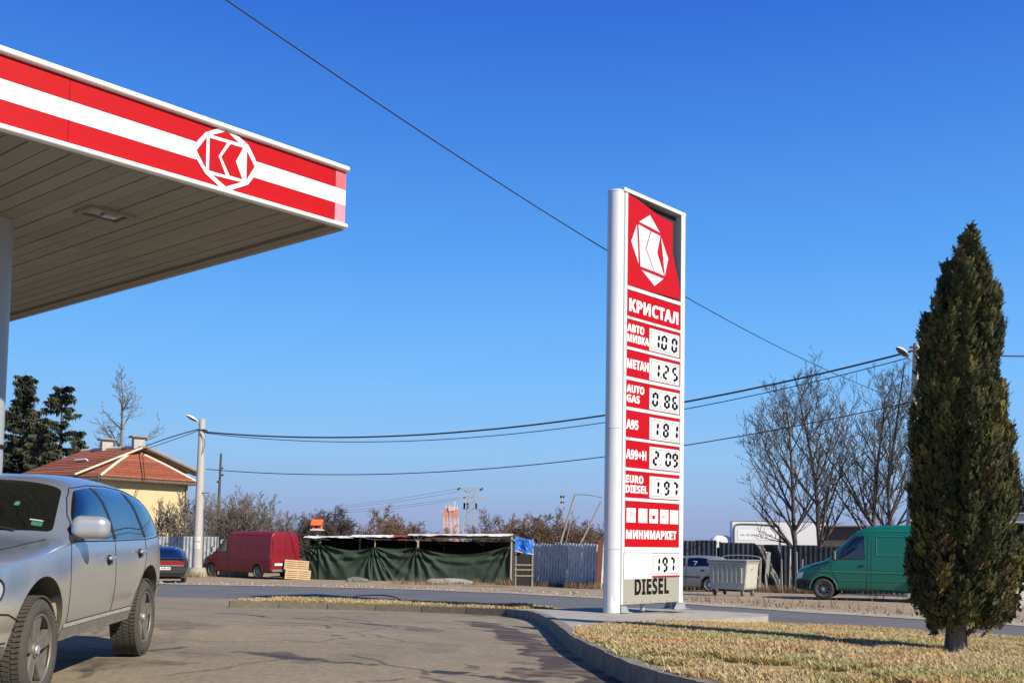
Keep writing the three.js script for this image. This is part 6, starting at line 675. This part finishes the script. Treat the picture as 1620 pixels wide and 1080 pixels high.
{ // dovecote with an orange roof behind the stall
  const p = foot(501, 56), d = thing('dovecote', 'small orange dovecote with pitched roof on a pole behind the stall', 'dovecote', p), or = mottled([0.62, 0.13, 0.03], 0.15, { size: 1, seed: 511 }), y0 = H(501, 838, 56) - p.y, k = 56 / 1600;
  part('pole', rod(V(0, -0.1, 0), V(0, y0, 0), 0.09), M.oldWood, d); part('box', bx(14 * k, 8 * k, 0.45, 0, y0 + 4 * k, 0), mottled([0.55, 0.2, 0.09], 0.2, { size: 0.5, seed: 512 }), d); part('floor_board', bx(19 * k, 0.05, 0.6, 0, y0, 0), M.white, d); for (const s of [1, -1]) { const r = part('roof', bx(18 * k, 0.05, 0.5, 0, 0, 0), or, d); r.position.set(0, y0 + 11.5 * k, s * 0.17); r.rotation.x = s * 0.75; } part('opening', new THREE.CylinderGeometry(0.07, 0.07, 0.02, 16).rotateX(Math.PI / 2).translate(0, y0 + 4.5 * k, 0.228), M.black, d);
}
{ // ---- wheeled bin
  const c = thing('wheeled_bin', 'dented galvanised wheeled rubbish bin with flat lid beside the silver hatchback', 'bin'), zn = mottled([0.42, 0.41, 0.34], 0.35, { size: 0.9, p: 5, seed: 521, grain: 0.12, rough: 0.55, metal: 0.2 });
  const a = Math.atan2(-0.62, 0.78), w = ground(1180, 944); c.position.copy(w); c.rotation.y = a; c.translateX(-0.68); c.translateZ(-0.5); c.position.y = terrain(c.position.x, -c.position.z) + 0.01;
  const s = new THREE.Shape(roundPoly([[-0.60, 0.24], [-0.68, 1.12], [0.68, 1.12], [0.60, 0.24]], 0.03).map(([x, y]) => new THREE.Vector2(x, y))); part('tub', new THREE.ExtrudeGeometry(s, { depth: 0.9, bevelEnabled: true, bevelSize: 0.015, bevelThickness: 0.015 }).translate(0, 0, -0.45), zn, c);
  for (let i = 0; i < 7; i++) part('pressed_rib', rbx(0.085, 0.62, 0.05, 0.02, -0.5 + i * 0.166, 0.74, 0.475), zn, c); part('lid', (() => { const g = rbx(1.44, 0.06, 1.04, 0.02, 0, 1.17, 0); const p = g.attributes.position; for (let i = 0; i < p.count; i++) p.setY(i, p.getY(i) + 0.05 * (1 - Math.pow(p.getX(i) / 0.72, 2)) + 0.03 * (vnoise(p.getX(i) * 4, p.getZ(i) * 4, 5) - 0.5)); g.computeVertexNormals(); return g; })(), mottled([0.30, 0.32, 0.25], 0.3, { size: 0.8, seed: 522, rough: 0.5, metal: 0.3 }), c);
  part('rim', merge([rbx(1.46, 0.05, 0.05, 0.015, 0, 1.11, 0.49), rbx(1.46, 0.05, 0.05, 0.015, 0, 1.11, -0.49), rbx(0.05, 0.05, 0.93, 0.015, 0.7, 1.11, 0), rbx(0.05, 0.05, 0.93, 0.015, -0.7, 1.11, 0)]), zn, c); part('end_painted_sunlit', rbx(0.02, 0.80, 0.84, 0.01).rotateZ(-0.09).translate(0.657, 0.69, 0), mottled([0.50, 0.49, 0.41], 0.2, { size: 0.8, seed: 523, rough: 0.5 }), c); part('scrawl', tubeOf([V(0.675, 0.93, 0.15), V(0.68, 0.86, 0.1), V(0.68, 0.92, 0.02), V(0.675, 0.88, -0.05), V(0.683, 0.95, -0.12)], 0.012), M.black, c); part('handle_rail', tubeOf([V(-0.7, 1.16, -0.55), V(-0.7, 1.27, -0.58), V(0.7, 1.27, -0.58), V(0.72, 1.16, -0.55)], 0.018, 6, 40), zn, c); part('lifting_arm', bar(V(0.74, 0.42, -0.44), V(0.76, 1.18, -0.46), 0.06, 0.03), zn, c);  // end face in a lighter colour than the tub, painting in its sunlight
  for (const [x, z] of [[-0.5, -0.36], [0.5, -0.36], [-0.5, 0.36], [0.5, 0.36]]) { const ca = part('caster', merge([bx(0.02, 0.16, 0.06, x - 0.035, 0.16, z), bx(0.02, 0.16, 0.06, x + 0.035, 0.16, z), bx(0.12, 0.02, 0.12, x, 0.235, z)]), M.galv, c); part('wheel', new THREE.CylinderGeometry(0.1, 0.1, 0.05, 20).rotateZ(Math.PI / 2).translate(x, 0.1, z), M.dustyRubber, ca); } part('chassis', bx(1.15, 0.05, 0.8, 0, 0.25, 0), zn, c);
}
{ // ---- white box lorry behind the fence
  const d = 60, A = foot(1158, d), B = foot(1262, d - 0.6), v = B.clone().sub(A), L = v.length(), k = d / 1600; const c = thing('box_lorry', 'white box lorry with telephone lettering parked behind the dark fence', 'lorry', A.clone(), Math.atan2(-v.z, v.x)); const top = H(1148, 823, d) - A.y, bot = 0.95;
  const wm = mottled([0.78, 0.78, 0.77], 0.05, { size: 2, seed: 531, grain: 0.03, rough: 0.45 });
  part('cargo_box', rbx(L + 1.6, top - bot, 2.3, 0.05, (L + 1.6) / 2, (top + bot) / 2, -1.15), wm, c); const pan = canvasTex(1024, 256, (x, w, h) => { x.fillStyle = '#f1f1ef'; x.fillRect(0, 0, w, h); x.fillStyle = '#4a4c50'; x.font = 'bold 74px sans-serif'; x.fillText('tel.: 02 258 82 881 17 98', 60, 150); }); const y1 = H(1160, 840, d) - A.y, y0 = H(1160, 853, d) - A.y;
  part('lettered_panel', new THREE.BoxGeometry(2.3, 0.58, 0.01).translate(1.5, (y0 + y1) / 2 + 0.02, 0.008), new THREE.MeshStandardMaterial({ map: pan, roughness: 0.5 }), c); part('arch_trim', tubeOf([V(0.18, 1.1, 0.01), V(0.18, y1 + 0.33, 0.01), V(0.3, y1 + 0.40, 0.01), V(2.4, y1 + 0.36, 0.01), V(2.72, y1 + 0.28, 0.01), V(2.78, y1, 0.01), V(2.78, 1.1, 0.01)], 0.045, 6, 80), flat(0.08, 0.08, 0.085, 0.5), c); part('roof_rail', rbx(L + 1.6, 0.06, 0.06, 0.02, (L + 1.6) / 2, top + 0.0, 0.0), M.galv, c); part('cab', (() => { const g = new RoundedBoxGeometry(1.7, 2.15, 2.0, 5, 0.35).translate(-0.85, 1.55, -1.15); const p = g.attributes.position; for (let i = 0; i < p.count; i++) if (p.getX(i) < -1.1 && p.getY(i) > 1.3) p.setX(i, p.getX(i) + (p.getY(i) - 1.3) * 0.45); g.computeVertexNormals(); return g; })(), wm, c); part('cab_window', rbx(0.6, 0.55, 0.02, 0.008, -0.55, 1.62, -0.146), M.glass, c); part('chassis', bx(L + 2.6, 0.16, 0.8, L / 2 + 0.2, 0.75, -1.15), M.dark, c);
  for (const x of [-0.8, L + 0.6]) for (const s of [-0.1, -2.2]) { const w = makeWheel(c, x, 0.38, 1, 0.38, 0.22, 0.22, { steel: true, rim: M.galv }); w.position.z = s < -1 ? -2.05 : -0.25; if (s < -1) w.rotation.y = Math.PI; }
}
{ // ---- low shed roofs behind the green van
  const A = foot(1300, 54), B = foot(1460, 52), v = B.clone().sub(A), L = v.length(), s = thing('shed', 'low dark shed with shallow roof behind the green van', 'shed', A.clone(), Math.atan2(-v.z, v.x)), hgt = H(1340, 833, 54) - A.y; part('wall', bx(L, hgt, 3, L / 2, hgt / 2 - 0.05, -1.5), mottled([0.10, 0.09, 0.085], 0.3, { size: 1, seed: 541 }), s); part('roof', bx(L + 0.5, 0.07, 3.4, L / 2, hgt + 0.0, -1.4), mottled([0.20, 0.18, 0.17], 0.3, { size: 1, seed: 542 }), s).rotation.z = 0.01;
}
{ // ---- barred kiosk at the frame's edge
  const p = foot(1612, 28.5), k = thing('kiosk', 'barred kiosk with pale metal fascia beyond the conical evergreen', 'kiosk', p, -0.35), t = H(1612, 812, 28.5) - p.y, fb = t - 0.28; part('fascia', rbx(3.2, 0.26, 2.6, 0.03, 1.35, fb + 0.13, -1.2), mottled([0.45, 0.47, 0.48], 0.15, { size: 1, seed: 551, rough: 0.5 }), k); part('roof_edge', bx(3.4, 0.04, 2.8, 1.4, t + 0.0, -1.2), M.galv, k); part('back_wall', bx(3.0, fb, 0.05, 1.4, fb / 2, -2.3), M.dark, k); part('side_wall', bx(0.05, fb, 2.2, 2.85, fb / 2, -1.2), M.dark, k); part('side_wall', bx(0.05, fb, 2.2, -0.1, fb / 2, -1.25), M.dark, k); for (let i = 0; i < 12; i++) part('bar', rod(V(-0.1 + i * 0.26, -0.02, 0), V(-0.1 + i * 0.26, fb, 0), 0.022, 0.022, 6), M.oldWood, k); part('rail', bx(3.0, 0.04, 0.03, 1.35, 0.5, -0.03), M.dark, k);
  const q = p.clone().add(V(-0.35, 0, 0.55)); const f = thing('shop_display', 'small red and white goods stand before the barred kiosk', 'stand', q); part('stand', bx(0.3, 0.75, 0.25, 0, 0.37, 0), mottled([0.45, 0.45, 0.43], 0.4, { size: 0.3, seed: 553 }), f); const rg = rng(555), gm = [mottled([0.42, 0.03, 0.04], 0.2, { size: 0.3, seed: 554 }), M.white]; for (let i = 0; i < 7; i++) part('goods', rbx(0.07 + 0.06 * rg(), 0.1 + 0.1 * rg(), 0.08, 0.01, -0.12 + 0.24 * rg(), 0.82 + 0.06 * rg(), -0.08 + 0.16 * rg()), gm[i % 2], f);
}
// ---- far things
{ // lattice pylon
  const d = 260, p = foot(743, d), k = d / 1600, h = H(743, 771, d) - p.y, t = thing('lattice_pylon', 'grey lattice pylon with two cross-arms beyond the stall', 'pylon', p), bars = []; const W = (y) => lerp(1.9, 0.75, y / h); const c = (s1, s2, y) => V(s1 * W(y), y, s2 * W(y)); for (const [a, b] of [[1, 1], [1, -1], [-1, 1], [-1, -1]]) bars.push(bar(c(a, b, -0.3), c(a, b, h), 0.28)); const n = 9; for (let i = 0; i < n; i++) { const y0 = h * i / n, y1 = h * (i + 1) / n; for (const [a, b] of [[[1, 1], [-1, 1]], [[1, 1], [1, -1]], [[-1, -1], [-1, 1]], [[-1, -1], [1, -1]]]) { bars.push(bar(c(...a, y0), c(...b, y1), 0.17), bar(c(...b, y0), c(...a, y1), 0.17)); } } part('mast', merge(bars), M.galv, t); const ya = H(743, 772, d) - p.y, yb = H(743, 787, d) - p.y; part('cross_arm', merge([bar(V(-18 * k, ya, 0), V(20 * k, ya, 0), 0.35), bar(V(-18 * k, ya, 0), V(-1, ya - 1, 0), 0.2), bar(V(20 * k, ya, 0), V(1, ya - 1, 0), 0.2)]), M.galv, t); part('cross_arm', merge([bar(V(-25 * k, yb, 0), V(27 * k, yb, 0), 0.32)]), M.galv, t); for (const x of [-17, 19]) part('insulator', rod(V(x * k, ya, 0), V(x * k - 0.6, ya - 0.5, 0.8), 0.22), M.dark, t); part('transformer', merge([bx(1.3, 1.6, 1.2, -7 * k, yb - 2.2, 0), bx(0.8, 1.6, 1, 8 * k, yb - 2.2, 0)]), M.dark, t);
  for (const [i, [y0, x1, y1]] of [[772, 470, 805], [777, 470, 808], [787, 470, 812], [790, 480, 815]].entries()) { const a = at(743 - 17, y0, d), b = at(x1 + 60, y1 - 4, d + 60), pts = []; for (let j = 0; j <= 12; j++) { const q = a.clone().lerp(b, j / 12); q.y -= 1.2 * 4 * (j / 12) * (1 - j / 12) * 0.4; pts.push(q); } solo('power_line', new THREE.TubeGeometry(new THREE.CatmullRomCurve3(pts), 24, 0.032, 4), M.wire, 'thin power line sagging away from the lattice pylon', 'power line', 'power lines at the lattice pylon'); } }
{ // concrete plant tower
  const d = 420, p = foot(713, d), k = d / 1600, h = H(713, 804, d) - p.y, t = thing('industrial_tower', 'orange and white industrial tower on the skyline beyond the stall', 'tower', p), or = mottled([0.55, 0.22, 0.12], 0.25, { size: 4, seed: 561 }), pk = mottled([0.65, 0.42, 0.36], 0.2, { size: 4, seed: 562 }); const y1 = H(713, 822, d) - p.y; part('silo', bx(7 * k, h - y1 + 1, 4, -8 * k, (h + y1) / 2 - 0.5, 0), or, t); part('hopper', bx(11 * k, 3.4, 4, 5 * k, y1 + 2.6, 0), or, t); part('cabin', bx(9 * k, 2.0, 4.5, 0, y1 + 4.6, 0.2), pk, t); const bars = []; for (const x of [-11, -6, 0, 6, 11]) for (const z of [-2, 2]) bars.push(bar(V(x * k, -0.5, z), V(x * k, y1 + 1, z), 0.45)); for (let i = 0; i < 6; i++) { const a = y1 * i / 6, b = y1 * (i + 1) / 6; for (const [x0, x1] of [[-11, -6], [-6, 0], [0, 6], [6, 11]]) bars.push(bar(V(x0 * k, a, 2), V(x1 * k, b, 2), 0.3), bar(V(x0 * k, b, 2), V(x1 * k, b, 2), 0.3)); } part('frame', merge(bars), pk, t); for (const x of [-9, -3, 5, 9]) part('antenna', rod(V(x * k, h - 1, 0), V(x * k, h + (x === 5 ? 3 : 1.2), 0), 0.14), M.white, t); }
{ // slim lattice mast
  const d = 330, p = foot(888.5, d), h = H(888, 777, d) - p.y, t = thing('radio_mast', 'slim lattice mast on the skyline above the grey ribbed fence', 'mast', p), b = []; for (const [x, z] of [[-0.5, 0], [0.5, 0], [0, 0.8]]) b.push(bar(V(x * 1.3, -0.3, z), V(x * 0.8, h, z), 0.16)); for (let i = 0; i < 16; i++) { const y = h * i / 16; b.push(bar(V(-0.6, y, 0), V(0.6, y + h / 16, 0), 0.1)); } part('mast', merge(b), M.galv, t); part('antennas', merge([bx(1.5, 0.7, 0.3, 0, h * 0.9, 0), bx(1.3, 0.5, 0.3, 0, h * 0.8, 0)]), M.dark, t); }
{ // thin wooden pole behind the post, leaning poles by the fence
  const d = 66, p = foot(342, d), t = thing('utility_pole', 'thin dark utility pole rising from the bushes behind the concrete post', 'utility pole', p); const h = H(345, 717, d) - p.y; part('pole', rod(V(0, -0.1, 0), V(0.1, h, 0), 0.12, 0.07), M.bark, t); for (const [x, f] of [[0.22, 0.80], [-0.2, 0.74], [0.18, 0.86]]) part('insulator', rod(V(0.08, h * f, 0), V(0.08 + x, h * f + 0.1, 0), 0.05), M.dark, t);
  const pp = (label, a, b, dd, r) => { const A = at(...a, dd), f = foot(a[0], dd), B = at(...b, dd); const dirn = B.clone().sub(A), gyy = f.y, k = (gyy - A.y) / dirn.y, G = A.clone().addScaledVector(dirn, k); const o = solo('leaning_pole', rod(V(0, -0.05, 0), B.clone().sub(G), r, r * 0.7, 7), M.oldWood, label, 'pole', 'leaning poles behind the grey fence'); o.position.copy(G); return B; };
  const b1 = pp('pale leaning pole with a crosspiece wire behind the grey ribbed fence', [889, 850], [910, 782], 46, 0.06), b2 = pp('second pale leaning pole, next to the price sign column', [923, 850], [951, 794], 45, 0.055); pp('short thin leaning pole between the two tall ones behind the fence', [897, 850], [907, 806], 47, 0.025); solo('pole_wire', tubeOf([b1, b1.clone().lerp(at(952, 787, 45.2), 0.5).add(V(0, 0.05, 0)), at(952, 787, 45.2)], 0.02), M.oldWood, 'light rod joining the tops of the leaning poles', 'rod');
}
{ // bent reinforcement hoop on the narrow island
  const pts = [[538, 947], [560, 943.5], [585, 941.2], [610, 941.8], [628, 946], [642, 952]].map(([a, b], i) => at(a, b, 24.6 - i * 0.02)); const f0 = V(pts[0].x, terrain(pts[0].x, 24.6) + grassLift(pts[0].x, 24.6) - 0.03, pts[0].z), f1 = V(pts[5].x, terrain(pts[5].x, 24.5) + grassLift(pts[5].x, 24.5) - 0.03, pts[5].z); solo('bent_hoop', tubeOf([f0, ...pts.slice(1, 5), f1], 0.014, 6, 40), M.dark, 'thin bent iron hoop lying across the narrow grass island', 'hoop');
}
{ // weeds and rubble along the fence foot and verge
  const r = rng(571), blade = []; for (let i = 0; i < 7; i++) { const a = r() * 6.283, l = 0.12 + r() * 0.2, w = 0.006, x = Math.cos(a), z = Math.sin(a); blade.push(-z * w, 0, x * w, z * w, 0, -x * w, x * l * 0.5, l, z * l * 0.5); } const g = fromTris(blade), spots = [];
  const run = (a, b, n, w) => { for (let i = 0; i < n; i++) { const t = r(), x = lerp(a.x, b.x, t) + (r() - 0.5) * w, d = -lerp(a.z, b.z, t) - r() * w + w * 0.3; if (fbm(x * 1.5, d * 1.5, 572, 3) > 0.42) spots.push([x, d]); } };
  run(ground(800, 925), ground(960, 932), 1300, 1.0); run(ground(620, 924), ground(800, 925), 260, 0.8); run(foot(1195, 41), foot(1300, 39.5), 500, 1.2); run(ground(1100, 950), ground(1430, 968), 130, 2.2); run(foot(240, 52.5), foot(330, 50.5), 300, 0.8); run(foot(1400, 33), foot(1640, 27.5), 300, 1.2);
  const im = new THREE.InstancedMesh(g, new THREE.MeshStandardMaterial({ color: 0xffffff, roughness: 1, side: THREE.DoubleSide }), spots.length), m4 = new THREE.Matrix4(), q = new THREE.Quaternion(), c = new THREE.Color(); spots.forEach(([x, d], i) => { q.setFromAxisAngle(V(0, 1, 0), r() * 6.283); const s = 0.5 + r() * 0.9; m4.compose(V(x, terrain(x, d) - 0.03, -d), q, V(s, s, s)); im.setMatrixAt(i, m4); const b = 0.5 + 0.7 * r(); c.setRGB(0.30 * b, 0.20 * b, 0.105 * b); im.setColorAt(i, c); }); im.name = 'dry_weeds'; im.userData = { kind: 'stuff', label: 'dry brown weeds and litter along the fences and verge', category: 'weeds' }; im.castShadow = im.receiveShadow = true; scene.add(im);
  const peb = new THREE.IcosahedronGeometry(1, 1), ps = []; for (let i = 0; i < 1800; i++) { const x = -14 + r() * 30, d = roadFar(x) + 0.1 + Math.pow(r(), 1.5) * 5; ps.push([x, d]); } const pm = new THREE.InstancedMesh(peb, new THREE.MeshStandardMaterial({ color: 0xffffff, roughness: 1 }), ps.length); ps.forEach(([x, d], i) => { const s = 0.012 + Math.pow(r(), 4) * 0.035; q.setFromAxisAngle(V(r(), r(), r()).normalize(), r() * 6); m4.compose(V(x, terrain(x, d) + s * 0.3, -d), q, V(s * 1.4, s * 0.7, s)); pm.setMatrixAt(i, m4); const b = 0.6 + 0.8 * r(); c.setRGB(0.30 * b, 0.25 * b, 0.18 * b); pm.setColorAt(i, c); }); pm.name = 'gravel'; pm.userData = { kind: 'stuff', label: 'loose stones scattered along the dirt verge of the road', category: 'gravel' }; pm.castShadow = pm.receiveShadow = true; scene.add(pm);
}

renderer.setSize(1620, 1080);
renderer.render(scene, camera);
